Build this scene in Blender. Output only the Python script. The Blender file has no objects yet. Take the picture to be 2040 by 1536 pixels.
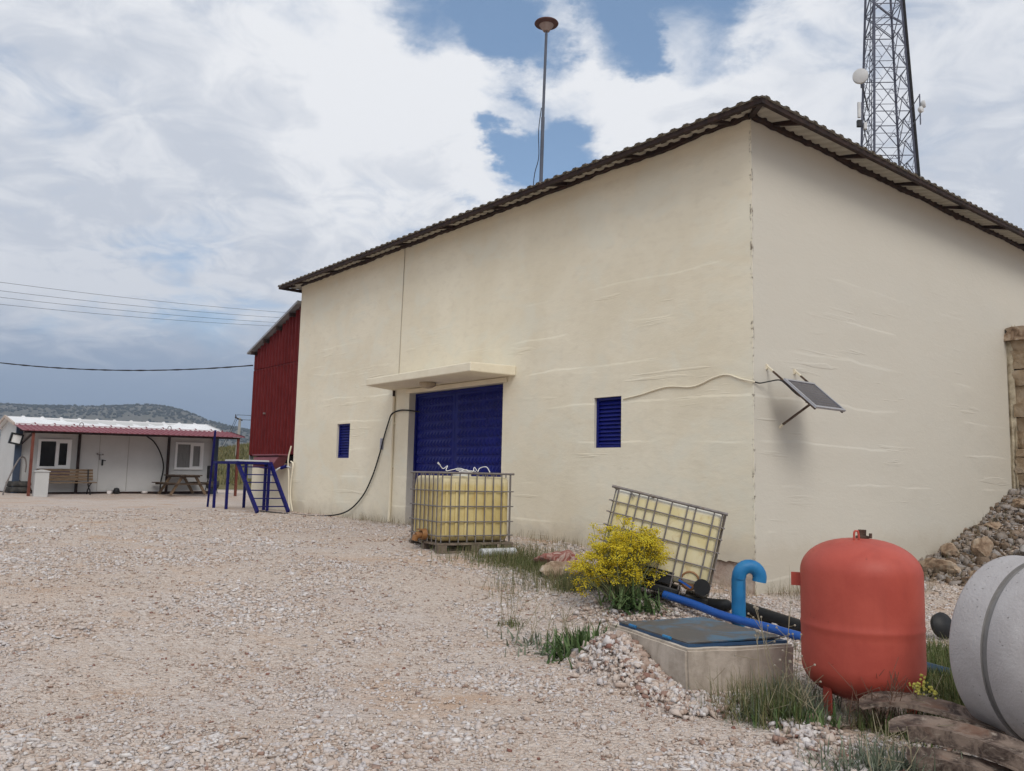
import bpy, bmesh, math, random
import numpy as np
from mathutils import Vector, Matrix, noise as mnoise
rng = np.random.default_rng(7); random.seed(7)
SC = bpy.context.scene; COL = SC.collection
R_ = math.radians

# ------------------------------------------------------------------ camera
cam = bpy.data.cameras.new('camera'); camo = bpy.data.objects.new('camera', cam); COL.objects.link(camo)
cam.sensor_fit = 'HORIZONTAL'; cam.sensor_width = 36.0; cam.lens = 36.0*1654.3/2040
cam.clip_start = .05; cam.clip_end = 12000
p_, r_ = R_(6.266), R_(1.305)
Fw = Vector((0, math.cos(p_), math.sin(p_))); r0 = Vector((1, 0, 0)); u0 = Vector((0, -math.sin(p_), math.cos(p_)))
Rt = math.cos(r_)*r0 + math.sin(r_)*u0; Up = math.cos(r_)*u0 - math.sin(r_)*r0
camo.matrix_world = Matrix(((Rt.x, Up.x, -Fw.x, 0), (Rt.y, Up.y, -Fw.y, 0), (Rt.z, Up.z, -Fw.z, 1.15), (0, 0, 0, 1)))
SC.camera = camo
SC.view_settings.view_transform = 'Standard'; SC.view_settings.look = 'None'
SC.view_settings.exposure = 0.50; SC.view_settings.gamma = 1.0

# ------------------------------------------------------------------ world: cloudy sky
SUN_EL, SUN_AZ = R_(44), R_(166)        # azimuth clockwise from +Y: the sun stands behind the camera
W = bpy.data.worlds.new('World'); SC.world = W; W.use_nodes = True
nt = W.node_tree; nt.nodes.clear(); L = nt.links.new
def N(t, **kw):
    n = nt.nodes.new(t)
    for k, v in kw.items(): setattr(n, k, v)
    return n
def mth(op, a, b=None, c=None, clamp=False):
    n = N('ShaderNodeMath', operation=op, use_clamp=clamp)
    for i, x in enumerate((a, b, c)):
        if x is None: continue
        if isinstance(x, (int, float)): n.inputs[i].default_value = x
        else: L(x, n.inputs[i])
    return n.outputs[0]
def mixc(f, a, b):
    n = N('ShaderNodeMix', data_type='RGBA')
    for i, x in ((0, f), (6, a), (7, b)):
        if isinstance(x, (int, float)): n.inputs[i].default_value = x
        elif isinstance(x, tuple): n.inputs[i].default_value = (*x, 1)
        else: L(x, n.inputs[i])
    return n.outputs[2]
def sstep(x, a, b):
    n = N('ShaderNodeMapRange', interpolation_type='SMOOTHSTEP'); L(x, n.inputs[0])
    n.inputs[1].default_value = a; n.inputs[2].default_value = b
    return n.outputs[0]
out = N('ShaderNodeOutputWorld'); bg = N('ShaderNodeBackground'); L(bg.outputs[0], out.inputs[0])
bg.inputs[1].default_value = 0.1
sky = N('ShaderNodeTexSky', sky_type='NISHITA', sun_disc=False, sun_elevation=SUN_EL, sun_rotation=SUN_AZ, air_density=1.0, dust_density=.6, ozone_density=1.2)
tc = N('ShaderNodeTexCoord'); D = tc.outputs['Generated']
sep = N('ShaderNodeSeparateXYZ'); L(D, sep.inputs[0])
zz = mth('MAXIMUM', sep.outputs[2], 0.0)
den = mth('ADD', zz, 0.22)
uv = N('ShaderNodeCombineXYZ'); L(mth('DIVIDE', sep.outputs[0], den), uv.inputs[0]); L(mth('DIVIDE', sep.outputs[1], den), uv.inputs[1]); uv.inputs[2].default_value = 1.7
def noi(vec, scale, detail, rough, dist=0.0, off=(0, 0, 0)):
    m = N('ShaderNodeMapping'); L(vec, m.inputs[0]); m.inputs[1].default_value = off
    n = N('ShaderNodeTexNoise'); L(m.outputs[0], n.inputs['Vector'])
    n.inputs['Scale'].default_value = scale; n.inputs['Detail'].default_value = detail; n.inputs['Roughness'].default_value = rough; n.inputs['Distortion'].default_value = dist
    return n.outputs['Fac']
nA = noi(uv.outputs[0], 2.1, 9, .56, .35, (3.1, 1.3, 0))          # cloud body
nB = noi(uv.outputs[0], 1.1, 7, .55, .6, (8.2, 4.7, 2))           # thickness, broad
nC = noi(uv.outputs[0], 6.5, 10, .62, .7, (1.2, 7.7, 5))            # fine billows
wn = N('ShaderNodeTexNoise'); L(uv.outputs[0], wn.inputs['Vector']); wn.inputs['Scale'].default_value = 3.2; wn.inputs['Detail'].default_value = 9; wn.inputs['Roughness'].default_value = .62
w1 = N('ShaderNodeVectorMath', operation='SUBTRACT'); L(wn.outputs['Color'], w1.inputs[0]); w1.inputs[1].default_value = (.5, .5, .5)
w2 = N('ShaderNodeVectorMath', operation='MULTIPLY_ADD'); L(w1.outputs[0], w2.inputs[0]); w2.inputs[1].default_value = (.26, .26, .26); L(D, w2.inputs[2])
w3 = N('ShaderNodeVectorMath', operation='NORMALIZE'); L(w2.outputs[0], w3.inputs[0]); DW = w3.outputs[0]
def gap(v, width, amp):
    v = Vector(v).normalized()
    dn = N('ShaderNodeVectorMath', operation='DOT_PRODUCT'); L(DW, dn.inputs[0]); dn.inputs[1].default_value = v
    return mth('MULTIPLY', sstep(dn.outputs['Value'], math.cos(width), 1.0), amp)
def pix(x, y):
    return Fw + Rt*((x-1020)/1654.3) - Up*((y-768)/1654.3)
cover = mth('ADD', mth('ADD', mth('MULTIPLY', nA, 1.5), .16), mth('MULTIPLY', mth('SUBTRACT', nC, .5), .55))
for (x, y, w, a) in ((1040, 80, .075, .36), (1050, 335, .095, .50), (1000, 300, .05, .2), (1380, 30, .095, .42), (1250, 50, .06, .30), (930, -10, .10, .42), (1150, -60, .13, .38), (1130, 215, .05, .18), (640, -40, .12, .15)):
    cover = mth('SUBTRACT', cover, gap(pix(x, y), w, a))
cmask = sstep(cover, .40, .88)
# brightness of the cloud: thin rims and tops white, thick bases grey
t = mth('ADD', mth('MULTIPLY', nB, .5), mth('MULTIPLY', nC, .5))
shade = sstep(t, .38, .60)
for (x, y, w, a) in ((780, 90, .22, .35), (1230, 110, .16, .35), (900, 190, .2, .3), (170, 480, .2, .35)):
    shade = mth('ADD', shade, gap(pix(x, y), w, a), clamp=True)
for (x, y, w, a) in ((1900, 330, .3, .3), (250, 640, .25, .55), (60, 120, .25, .1)):
    shade = mth('SUBTRACT', shade, gap(pix(x, y), w, a), clamp=True)
cloud = mixc(shade, (4.4, 4.7, 5.25), (6.35, 6.45, 6.65))
c1 = mixc(cmask, mixc(.35, sky.outputs[0], (1.75, 2.85, 4.3)), cloud)
# the dark rain-blue layer low over the horizon
el = mth('ADD', sep.outputs[2], mth('MULTIPLY', mth('SUBTRACT', nC, .5), .10))
low = mth('SUBTRACT', 1.0, sstep(el, .10, .19))
rainc = mixc(sstep(sep.outputs[2], .02, .14), (1.6, 2.3, 3.2), (2.35, 2.95, 3.9))
c2 = mixc(mth('MULTIPLY', low, .93), c1, rainc)
L(c2, bg.inputs[0])

sun = bpy.data.lights.new('sun', 'SUN'); suno = bpy.data.objects.new('sun', sun); COL.objects.link(suno)
sun.energy = 1.2; sun.angle = R_(30); sun.color = (1, .95, .88)
sd = Vector((math.sin(SUN_AZ)*math.cos(SUN_EL), math.cos(SUN_AZ)*math.cos(SUN_EL), math.sin(SUN_EL)))
suno.rotation_euler = sd.to_track_quat('Z', 'Y').to_euler(); suno.location = sd*50 + Vector((0, 0, 20))

# ------------------------------------------------------------------ materials
def mat(name, cols, scale=6., rough=.8, bump=0., bscale=30., metal=0., stretch=(1, 1, 1), detail=6., attr=None, dist=0., spec=.3, lo=.3, hi=.7, bstretch=None):
    m = bpy.data.materials.new(name); m.use_nodes = True; t = m.node_tree; b = t.nodes['Principled BSDF']
    b.inputs['Roughness'].default_value = rough; b.inputs['Metallic'].default_value = metal; b.inputs['Specular IOR Level'].default_value = spec
    tcn = t.nodes.new('ShaderNodeTexCoord'); mp = t.nodes.new('ShaderNodeMapping'); mp.inputs[3].default_value = stretch
    t.links.new(tcn.outputs['Object'], mp.inputs[0])
    ramp = t.nodes.new('ShaderNodeValToRGB'); e = ramp.color_ramp.elements
    ps = [lo+(hi-lo)*i/max(1, len(cols)-1) for i in range(len(cols))]
    if attr: ps = [i/max(1, len(cols)-1) for i in range(len(cols))]
    e[0].position = ps[0]; e[0].color = (*cols[0], 1)
    if len(cols) > 1: e[1].position = ps[1]; e[1].color = (*cols[1], 1)
    for i in range(2, len(cols)): x = e.new(ps[i]); x.color = (*cols[i], 1)
    if attr:
        a = t.nodes.new('ShaderNodeAttribute'); a.attribute_name = attr; t.links.new(a.outputs['Fac'], ramp.inputs[0])
    else:
        n = t.nodes.new('ShaderNodeTexNoise'); n.inputs['Scale'].default_value = scale; n.inputs['Detail'].default_value = detail; n.inputs['Distortion'].default_value = dist
        n.inputs['Roughness'].default_value = .62
        t.links.new(mp.outputs[0], n.inputs['Vector']); t.links.new(n.outputs['Fac'], ramp.inputs[0])
    t.links.new(ramp.outputs[0], b.inputs['Base Color'])
    if bump:
        n2 = t.nodes.new('ShaderNodeTexNoise'); n2.inputs['Scale'].default_value = bscale; n2.inputs['Detail'].default_value = 5
        if bstretch:
            mp2 = t.nodes.new('ShaderNodeMapping'); mp2.inputs[3].default_value = bstretch; t.links.new(tcn.outputs['Object'], mp2.inputs[0]); t.links.new(mp2.outputs[0], n2.inputs['Vector'])
        else: t.links.new(mp.outputs[0], n2.inputs['Vector'])
        bp = t.nodes.new('ShaderNodeBump'); bp.inputs['Strength'].default_value = bump; bp.inputs['Distance'].default_value = .02
        t.links.new(n2.outputs['Fac'], bp.inputs['Height']); t.links.new(bp.outputs[0], b.inputs['Normal'])
    return m

class NT:   # small helper for longer node graphs
    def __init__(s, m): s.t = m.node_tree; s.b = s.t.nodes['Principled BSDF']
    def n(s, ty, **kw):
        x = s.t.nodes.new(ty)
        for k, v in kw.items(): setattr(x, k, v)
        return x
    def l(s, a, b): s.t.links.new(a, b)
    def math(s, op, a, b=None, clamp=False):
        x = s.n('ShaderNodeMath', operation=op, use_clamp=clamp)
        for i, v in enumerate((a, b)):
            if v is None: continue
            if isinstance(v, (int, float)): x.inputs[i].default_value = v
            else: s.l(v, x.inputs[i])
        return x.outputs[0]
    def mix(s, f, a, b):
        x = s.n('ShaderNodeMix', data_type='RGBA')
        for i, v in ((0, f), (6, a), (7, b)):
            if isinstance(v, (int, float)): x.inputs[i].default_value = v
            elif isinstance(v, tuple): x.inputs[i].default_value = (*v, 1)
            else: s.l(v, x.inputs[i])
        return x.outputs[2]
    def ss(s, v, a, b):
        x = s.n('ShaderNodeMapRange', interpolation_type='SMOOTHSTEP'); s.l(v, x.inputs[0]); x.inputs[1].default_value = a; x.inputs[2].default_value = b
        return x.outputs[0]
    def noise(s, vec, scale, detail=5, rough=.6, dist=0, st=None, off=(0, 0, 0)):
        if st or off != (0, 0, 0):
            mp = s.n('ShaderNodeMapping'); s.l(vec, mp.inputs[0]); mp.inputs[1].default_value = off; mp.inputs[3].default_value = st or (1, 1, 1); vec = mp.outputs[0]
        x = s.n('ShaderNodeTexNoise'); s.l(vec, x.inputs['Vector']); x.inputs['Scale'].default_value = scale; x.inputs['Detail'].default_value = detail; x.inputs['Roughness'].default_value = rough; x.inputs['Distortion'].default_value = dist
        return x.outputs['Fac']
    def obj(s): return s.n('ShaderNodeTexCoord').outputs['Object']
    def bump(s, h, strength, dist=.02):
        x = s.n('ShaderNodeBump'); x.inputs['Strength'].default_value = strength; x.inputs['Distance'].default_value = dist; s.l(h, x.inputs['Height']); s.l(x.outputs[0], s.b.inputs['Normal'])
def newmat(name, rough=.85, spec=.25):
    m = bpy.data.materials.new(name); m.use_nodes = True; g = NT(m); g.b.inputs['Roughness'].default_value = rough; g.b.inputs['Specular IOR Level'].default_value = spec
    return m, g

TH = .68
A = Vector((3.5618, 12.1788, 0)); dS = Vector((-math.sin(TH), math.cos(TH), 0)); eR = Vector((math.cos(TH), math.sin(TH), 0)); nV = -eR
MF = Matrix(((dS.x, nV.x, 0, A.x), (dS.y, nV.y, 0, A.y), (0, 0, 1, 0), (0, 0, 0, 1)))          # front wall frame: (s, v outward, z)
MR = Matrix(((eR.x, -dS.x, 0, A.x), (eR.y, -dS.y, 0, A.y), (0, 0, 1, 0), (0, 0, 0, 1)))        # right wall frame: (r, w outward, z); left-handed, z up

def plaster_mat():
    m, g = newmat('cream_plaster', .9, .15)
    o = g.obj()
    # rotate object space (root at the corner, world axes) into wall axes
    mp = g.n('ShaderNodeMapping', vector_type='POINT'); mp.inputs[2].default_value = (0, 0, -TH); g.l(o, mp.inputs[0])
    q = mp.outputs[0]                                   # x along right wall, y along front wall
    big = g.noise(q, .55, 5, .6, .4); fine = g.noise(q, 3.5, 6, .65, .2, (1, 1, 2.2))
    c = g.mix(g.ss(big, .3, .7), (.765, .69, .53), (.84, .775, .62))
    c = g.mix(g.math('MULTIPLY', g.ss(fine, .47, .72), .5), c, (.71, .64, .50))
    # grey-green washed patches low on the wall
    sp = g.n('ShaderNodeSeparateXYZ'); g.l(q, sp.inputs[0])
    wash = g.noise(q, .9, 4, .6, .6, (1, 1, 1.6), (4, 2, 0))
    c = g.mix(g.math('MULTIPLY', g.ss(wash, .46, .66), .6), c, (.775, .745, .62))
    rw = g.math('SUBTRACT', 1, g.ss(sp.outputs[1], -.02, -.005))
    front = g.ss(sp.outputs[0], .0, .012)               # 1 on the right wall, its colour darkened to stand for weaker light
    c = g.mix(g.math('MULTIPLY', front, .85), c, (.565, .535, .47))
    # splashed dirt near the ground, ragged
    dn = g.noise(q, 2.2, 6, .7, .4, None, (9, 1, 3))
    hz = g.math('ADD', sp.outputs[2], g.math('MULTIPLY', dn, -.7))
    c = g.mix(g.math('MULTIPLY', g.math('SUBTRACT', 1, g.ss(hz, -.35, .15)), .55), c, (.50, .44, .35))
    # chipped arris along the corner
    rad = g.math('MAXIMUM', g.math('ABSOLUTE', sp.outputs[0]), g.math('ABSOLUTE', sp.outputs[1]))
    chip = g.noise(q, 9, 7, .75, .3, (1, 1, .8), (2, 5, 1))
    cm = g.math('MULTIPLY', g.math('SUBTRACT', 1, g.ss(rad, .012, .05)), g.ss(chip, .53, .60))
    c = g.mix(cm, c, (.20, .16, .12))
    g.l(c, g.b.inputs['Base Color'])
    # relief: shuttering board ridges + trowel
    brd = g.noise(q, 1.0, 2, .4, .04, (.13, .13, 2.6)); pm = g.noise(q, .5, 3, .5, .2, (.7, .7, 1), (6, 1, 8)); zw = g.noise(q, .7, 5, .55, .0, (.28, .28, 1.0), (2, 9, 4)); zq = g.math('ADD', g.math('MULTIPLY', sp.outputs[2], 1.45), g.math('MULTIPLY', zw, .75)); saw = g.math('FRACT', zq)
    ridge = g.math('MULTIPLY', g.math('MULTIPLY', g.ss(saw, .15, .92), g.math('SUBTRACT', 1, g.ss(saw, .93, 1.0))), g.ss(pm, .46, .60))
    brd2 = g.noise(q, 1.0, 4, .55, .15, (.3, .3, 4.2), (3, 7, 2)); ridge2 = g.math('MULTIPLY', g.ss(brd2, .60, .66), g.ss(pm, .42, .6))
    rough = g.noise(q, 6, 8, .7, .2, (1, 1, 2)); und = g.noise(q, 1.6, 4, .6, .3, (.6, .6, 2))
    zlow = g.math('SUBTRACT', 1, g.ss(sp.outputs[2], 3.6, 5.6))
    h = g.math('ADD', g.math('MULTIPLY', g.math('ADD', g.math('MULTIPLY', ridge, .75), g.math('MULTIPLY', ridge2, .45)), zlow), g.math('ADD', g.math('MULTIPLY', rough, .32), g.math('MULTIPLY', und, .35)))
    h = g.math('SUBTRACT', h, g.math('MULTIPLY', cm, 1.5))
    g.bump(h, .5, .03)
    return m
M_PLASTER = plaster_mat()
M_CREAM = mat('cream_paint', [(.74, .665, .51), (.81, .745, .59)], 2.5, .85, .35, 14)
M_CONC = mat('concrete', [(.30, .26, .21), (.40, .35, .29), (.47, .42, .36)], 5, .92, .6, 28)
M_RING = None
M_DARKSTEEL = mat('dark_brown_steel', [(.012, .007, .006), (.03, .016, .012), (.05, .025, .018)], 7, .75, .3, 40)
M_ROOFTOP = mat('weathered_roof_sheet', [(.15, .13, .12), (.23, .20, .18)], 3, .8, .2, 20)
M_ROOFUND = mat('roof_lining', [(.37, .345, .29), (.46, .43, .365)], 2, .75)
M_BLUE = mat('dark_blue_paint', [(.004, .007, .115), (.006, .011, .165)], 5, .42, .06, 18, spec=.22)
M_BLUESTEEL = mat('navy_blue_paint', [(.006, .007, .075), (.009, .011, .12), (.022, .012, .07)], 9, .55, .15, 40, spec=.15)
M_REDSHEET = mat('red_sheet_metal', [(.10, .009, .009), (.125, .012, .012), (.14, .018, .018)], 3, .6, .05, 15, spec=.12)
M_REDSHEET2 = mat('faded_red_sheet', [(.19, .05, .065), (.26, .09, .105)], 4, .6, spec=.25)
M_GREYSHEET = mat('galvanised_sheet', [(.26, .27, .28), (.36, .37, .38)], 4, .5, metal=.3)
M_WHITE = mat('white_panel', [(.48, .48, .465), (.55, .55, .54)], 1.2, .6)
M_WROOF = mat('white_roof_panel', [(.70, .70, .70), (.80, .80, .80)], 1.2, .5)
M_PVC = mat('white_window_plastic', [(.74, .74, .73), (.8, .8, .79)], 2, .4)
M_BROWNSTEEL = mat('red_brown_primer', [(.11, .028, .018), (.17, .05, .03)], 6, .6)
M_GLASS = mat('dark_window_glass', [(.006, .006, .007), (.012, .012, .013)], 1.0, .12, spec=.2)
M_CURTAIN = mat('net_curtain', [(.10, .10, .10), (.21, .21, .2), (.13, .13, .13)], 14, .5, stretch=(1, 1, .08), spec=.5)
M_WOOD = mat('weathered_wood', [(.09, .058, .035), (.17, .115, .07), (.22, .155, .10)], 4, .85, .5, 18, stretch=(1, 1, 9))
M_DWOOD = mat('dark_wood', [(.055, .038, .026), (.10, .07, .048)], 6, .85, .4, 20)
M_GWOOD = mat('grey_pallet_wood', [(.13, .10, .075), (.24, .19, .15)], 6, .9, .5, 20)
M_RUBBER = mat('tyre_rubber', [(.018, .018, .018), (.045, .043, .04), (.10, .095, .085)], 4, .9, .4, 20)
M_BLACK = mat('black_plastic', [(.008, .008, .009), (.02, .02, .02)], 6, .5)
M_CABLE = mat('black_cable', [(.012, .011, .01), (.025, .022, .02)], 6, .6)
M_GALV = mat('galvanised_steel', [(.14, .125, .12), (.23, .21, .20), (.18, .14, .115)], 12, .6, metal=.35)
M_TOWER = mat('tower_steel', [(.075, .08, .11), (.13, .135, .17)], 3, .6, metal=.2)
M_ANT = mat('antenna_white', [(.52, .52, .51), (.62, .62, .61)], 3, .5)
M_PIPEBLUE = mat('faded_blue_pipe', [(.006, .12, .29), (.010, .16, .37), (.035, .20, .38)], 5, .5, .12, 30, spec=.4)
M_HOSE = mat('bright_blue_pipe', [(.006, .06, .28), (.012, .09, .36)], 5, .4, spec=.4)
M_PVCPIPE = mat('white_pipe', [(.52, .54, .56), (.66, .67, .68)], 8, .45)
M_ROCK = mat('limestone_boulder', [(.13, .085, .055), (.29, .20, .135), (.40, .31, .225), (.47, .40, .33)], 5, .95, 1.0, 12, dist=.7)
M_ROCKRED = mat('red_streaked_boulder', [(.16, .04, .03), (.38, .24, .20), (.22, .06, .045), (.46, .35, .30), (.18, .05, .04)], 5, .95, .9, 10, dist=1.2, lo=.25, hi=.75)
M_DIRTYWHITE = mat('white_box', [(.56, .57, .56), (.66, .67, .66)], 2, .6)
M_SOLARCELL = mat('solar_cells', [(.03, .03, .045), (.055, .052, .07)], 3, .18, stretch=(1, 1, 1), spec=.6)
M_ALU = mat('aluminium', [(.40, .40, .42), (.52, .52, .54)], 4, .4, metal=.5)
M_RUST = mat('rusty_steel', [(.03, .018, .013), (.075, .045, .032), (.14, .10, .075), (.09, .05, .03)], 6, .85, .6, 25, dist=.8)
M_RUSTBROWN = mat('brown_valve', [(.20, .085, .03), (.32, .16, .06)], 8, .5)

# ------------------------------------------------------------------ mesh helpers
WL = {}
class MB:
    def __init__(s, M=None): s.v = []; s.f = []; s.M = M; s.att = []
    def add(s, vs, fs):
        o = len(s.v); s.v += [Vector(v) for v in vs]; s.f += [tuple(i+o for i in f) for f in fs]
    def par(s, o, x, y, z):
        o, x, y, z = map(Vector, (o, x, y, z))
        s.add([o, o+x, o+x+y, o+y, o+z, o+x+z, o+x+y+z, o+y+z], [(0, 3, 2, 1), (4, 5, 6, 7), (0, 1, 5, 4), (1, 2, 6, 5), (2, 3, 7, 6), (3, 0, 4, 7)])
    def box(s, a, b):
        s.par(a, (b[0]-a[0], 0, 0), (0, b[1]-a[1], 0), (0, 0, b[2]-a[2]))
    def bar(s, p, q, w, h=None, up=(0, 0, 1)):
        p, q, up = Vector(p), Vector(q), Vector(up); h = h or w; t = (q-p)
        x = t.cross(up)
        if x.length < 1e-6: x = t.cross(Vector((1, 0, 0)))
        x.normalize(); y = x.cross(t).normalized()
        s.par(p - x*w/2 - y*h/2, x*w, t, y*h)
    def tube(s, pts, r, n=8, caps=True):
        pts = [Vector(p) for p in pts]; m = len(pts); rs = r if isinstance(r, (list, tuple)) else [r]*m
        o = len(s.v); prev = None
        for i, p in enumerate(pts):
            t = (pts[min(i+1, m-1)]-pts[max(i-1, 0)]).normalized()
            if prev is None:
                x = t.cross(Vector((0, 0, 1)))
                if x.length < 1e-3: x = t.cross(Vector((1, 0, 0)))
            else: x = prev - t*prev.dot(t)
            x.normalize(); prev = x; y = t.cross(x)
            for k in range(n):
                a = 2*math.pi*k/n; s.v.append(p + (x*math.cos(a)+y*math.sin(a))*rs[i])
        for i in range(m-1):
            for k in range(n):
                a, b = o+i*n+k, o+i*n+(k+1) % n; s.f.append((a, b, b+n, a+n))
        if caps: s.f.append(tuple(o+k for k in range(n))[::-1]); s.f.append(tuple(o+(m-1)*n+k for k in range(n)))
    def lathe(s, prof, c, axis=(0, 0, 1), n=32, close=False):
        c, ax = Vector(c), Vector(axis).normalized(); x = ax.cross(Vector((0, 1, 0)))
        if x.length < 1e-3: x = ax.cross(Vector((1, 0, 0)))
        x.normalize(); y = ax.cross(x); o = len(s.v)
        for (r, h) in prof:
            for k in range(n):
                a = 2*math.pi*k/n; s.v.append(c + ax*h + (x*math.cos(a)+y*math.sin(a))*max(r, 1e-4))
        m = len(prof)
        for i in range(m if close else m-1):
            j = (i+1) % m
            for k in range(n):
                k2 = (k+1) % n; s.f.append((o+i*n+k, o+i*n+k2, o+j*n+k2, o+j*n+k))
    def build(s, name, m, parent=None, smooth=False, bevel=0, loc=None, sub=0):
        vs = [s.M @ v for v in s.v] if s.M is not None else s.v
        base = WL[parent.name] if parent is not None else (Vector(loc) if loc is not None else Vector((0, 0, 0)))
        me = bpy.data.meshes.new(name); me.from_pydata([tuple(v-base) for v in vs], [], s.f)
        bm = bmesh.new(); bm.from_mesh(me); bmesh.ops.recalc_face_normals(bm, faces=bm.faces[:]); bm.to_mesh(me); bm.free()
        me.materials.append(m)
        if smooth:
            me.polygons.foreach_set('use_smooth', [True]*len(me.polygons))
            me.set_sharp_from_angle(angle=R_(42))
        o = bpy.data.objects.new(name, me); COL.objects.link(o)
        if parent is not None: o.parent = parent
        else: o.location = base
        WL[o.name] = base
        if bevel:
            b = o.modifiers.new('bevel', 'BEVEL'); b.width = bevel; b.segments = 2; b.limit_method = 'ANGLE'; b.angle_limit = R_(40)
        return o
def tag(o, label=None, cat=None, group=None, kind=None):
    for k, v in (('label', label), ('category', cat), ('group', group), ('kind', kind)):
        if v: o[k] = v
    return o
def thing(name, loc, label, cat, group=None):
    o = bpy.data.objects.new(name, None); COL.objects.link(o); o.location = loc; o.empty_display_size = .2
    WL[o.name] = Vector(loc); return tag(o, label, cat, group)
def curve(pts, n=12):
    pts = [Vector(p) for p in pts]; P = [pts[0]*2-pts[1]] + pts + [pts[-1]*2-pts[-2]]; out = []
    for i in range(1, len(P)-2):
        a, b, c, d = P[i-1:i+3]
        for k in range(n):
            t = k/n; out.append(.5*((2*b)+(c-a)*t+(2*a-5*b+4*c-d)*t*t+(3*b-a-3*c+d)*t**3))
    return out + [pts[-1]]
def npmesh(name, V, Fc, m, smooth=False, attr=None, loc=(0, 0, 0), parent=None):
    """V (n,3), Fc list of equal-length faces (k,m) array; attr per-vertex float 'rnd'"""
    me = bpy.data.meshes.new(name); Fc = np.asarray(Fc, np.int32); k = Fc.shape[1]; V = np.asarray(V, np.float32) - np.asarray(loc, np.float32)
    me.vertices.add(len(V)); me.vertices.foreach_set('co', V.ravel())
    me.loops.add(Fc.size); me.loops.foreach_set('vertex_index', Fc.ravel())
    me.polygons.add(len(Fc)); me.polygons.foreach_set('loop_start', np.arange(0, Fc.size, k, dtype=np.int32)); me.polygons.foreach_set('loop_total', np.full(len(Fc), k, np.int32))
    if smooth: me.polygons.foreach_set('use_smooth', np.ones(len(Fc), bool))
    if attr is not None:
        a = me.attributes.new('rnd', 'FLOAT', 'POINT'); a.data.foreach_set('value', np.asarray(attr, np.float32))
    me.update(calc_edges=True); me.validate(); me.materials.append(m)
    o = bpy.data.objects.new(name, me); COL.objects.link(o)
    if parent is not None: o.parent = parent
    else: o.location = loc
    WL[o.name] = Vector(loc)
    return o

# ------------------------------------------------------------------ terrain
def ss(a, b, x):
    t = np.clip((x-a)/(b-a), 0, 1); return t*t*(3-2*t)
BR = np.array([-3, 0, 2.1, 4.0, 5.2, 6.4, 7.64, 9.23, 11, 14, 20]); BZ = np.array([0, -.08, -.12, -.02, .14, .45, .80, 1.42, 2.0, 2.6, 3.2])
def zg(x, y):
    x = np.asarray(x, float); y = np.asarray(y, float)
    px, py = x-A.x, y-A.y; s = px*dS.x+py*dS.y; v = px*nV.x+py*nV.y
    z = -.45*(1-ss(-1.5, 5, s))
    bank = np.interp(-v, BR, BZ)
    z = z + bank*(1-ss(.3, 4.2, -s))*(s < 3)
    z = z + .16*np.exp(-(((x-1.75)/1.1)**2+((y-10.35)/.9)**2))                                  # spoil heap under the leaning tank
    hu = (x-.98)*.92+(y-7.05)*.40; hv = -(x-.98)*.40+(y-7.05)*.92
    z = z + .27*np.exp(-((hu/.24)**2+((hv-.1)/.48)**2))                                      # rubble against the manhole
    a = (x+17.52)*.755+(y-30.5)*.656; b = (x+17.52)*.656-(y-30.5)*.755
    z = z + .10*ss(.5, -.5, b)*ss(-3, -1, a)*(1-ss(9, 12, a))*np.where(b > -8, 1, 0)
    z = z + 6.6*np.exp(-(((x+14)/30)**2+((y-112)/34)**2))*ss(40, 62, y)
    z = z + .03*np.sin(x*.9+y*.4)*np.sin(y*.7-x*.3)*ss(60, 20, y)*.6
    return z
def zgf(x, y): return float(zg(x, y))
def on(x, y, dz=0): return Vector((x, y, zgf(x, y)+dz))

def geo(a, b, st, gr, sgn):
    o = [a]; 
    while abs(o[-1]) < abs(b): o.append(o[-1]+sgn*st); st *= gr
    return o[1:]
xs = np.array(sorted(geo(-7, -9000, .3, 1.07, -1) + list(np.arange(-7, 7.01, .12)) + geo(7, 9000, .3, 1.07, 1)))
ys = np.array(sorted(geo(2.5, -300, .3, 1.1, -1) + list(np.arange(2.5, 18, .12)) + geo(18, 11000, .3, 1.06, 1)))
X, Y = np.meshgrid(xs, ys); Zt = zg(X, Y)
micro = np.array([[mnoise.noise(Vector((x*1.3, y*1.3, 0)))*.03+mnoise.noise(Vector((x*4.1, y*4.1, 3)))*.012 if abs(x) < 25 and y < 45 else 0 for x in xs] for y in ys])
Zt = Zt + micro
nx, ny = len(xs), len(ys); ii = (np.arange(ny-1)[:, None]*nx+np.arange(nx-1)[None]).ravel()
Fg = np.stack([ii, ii+1, ii+1+nx, ii+nx], 1)

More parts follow.
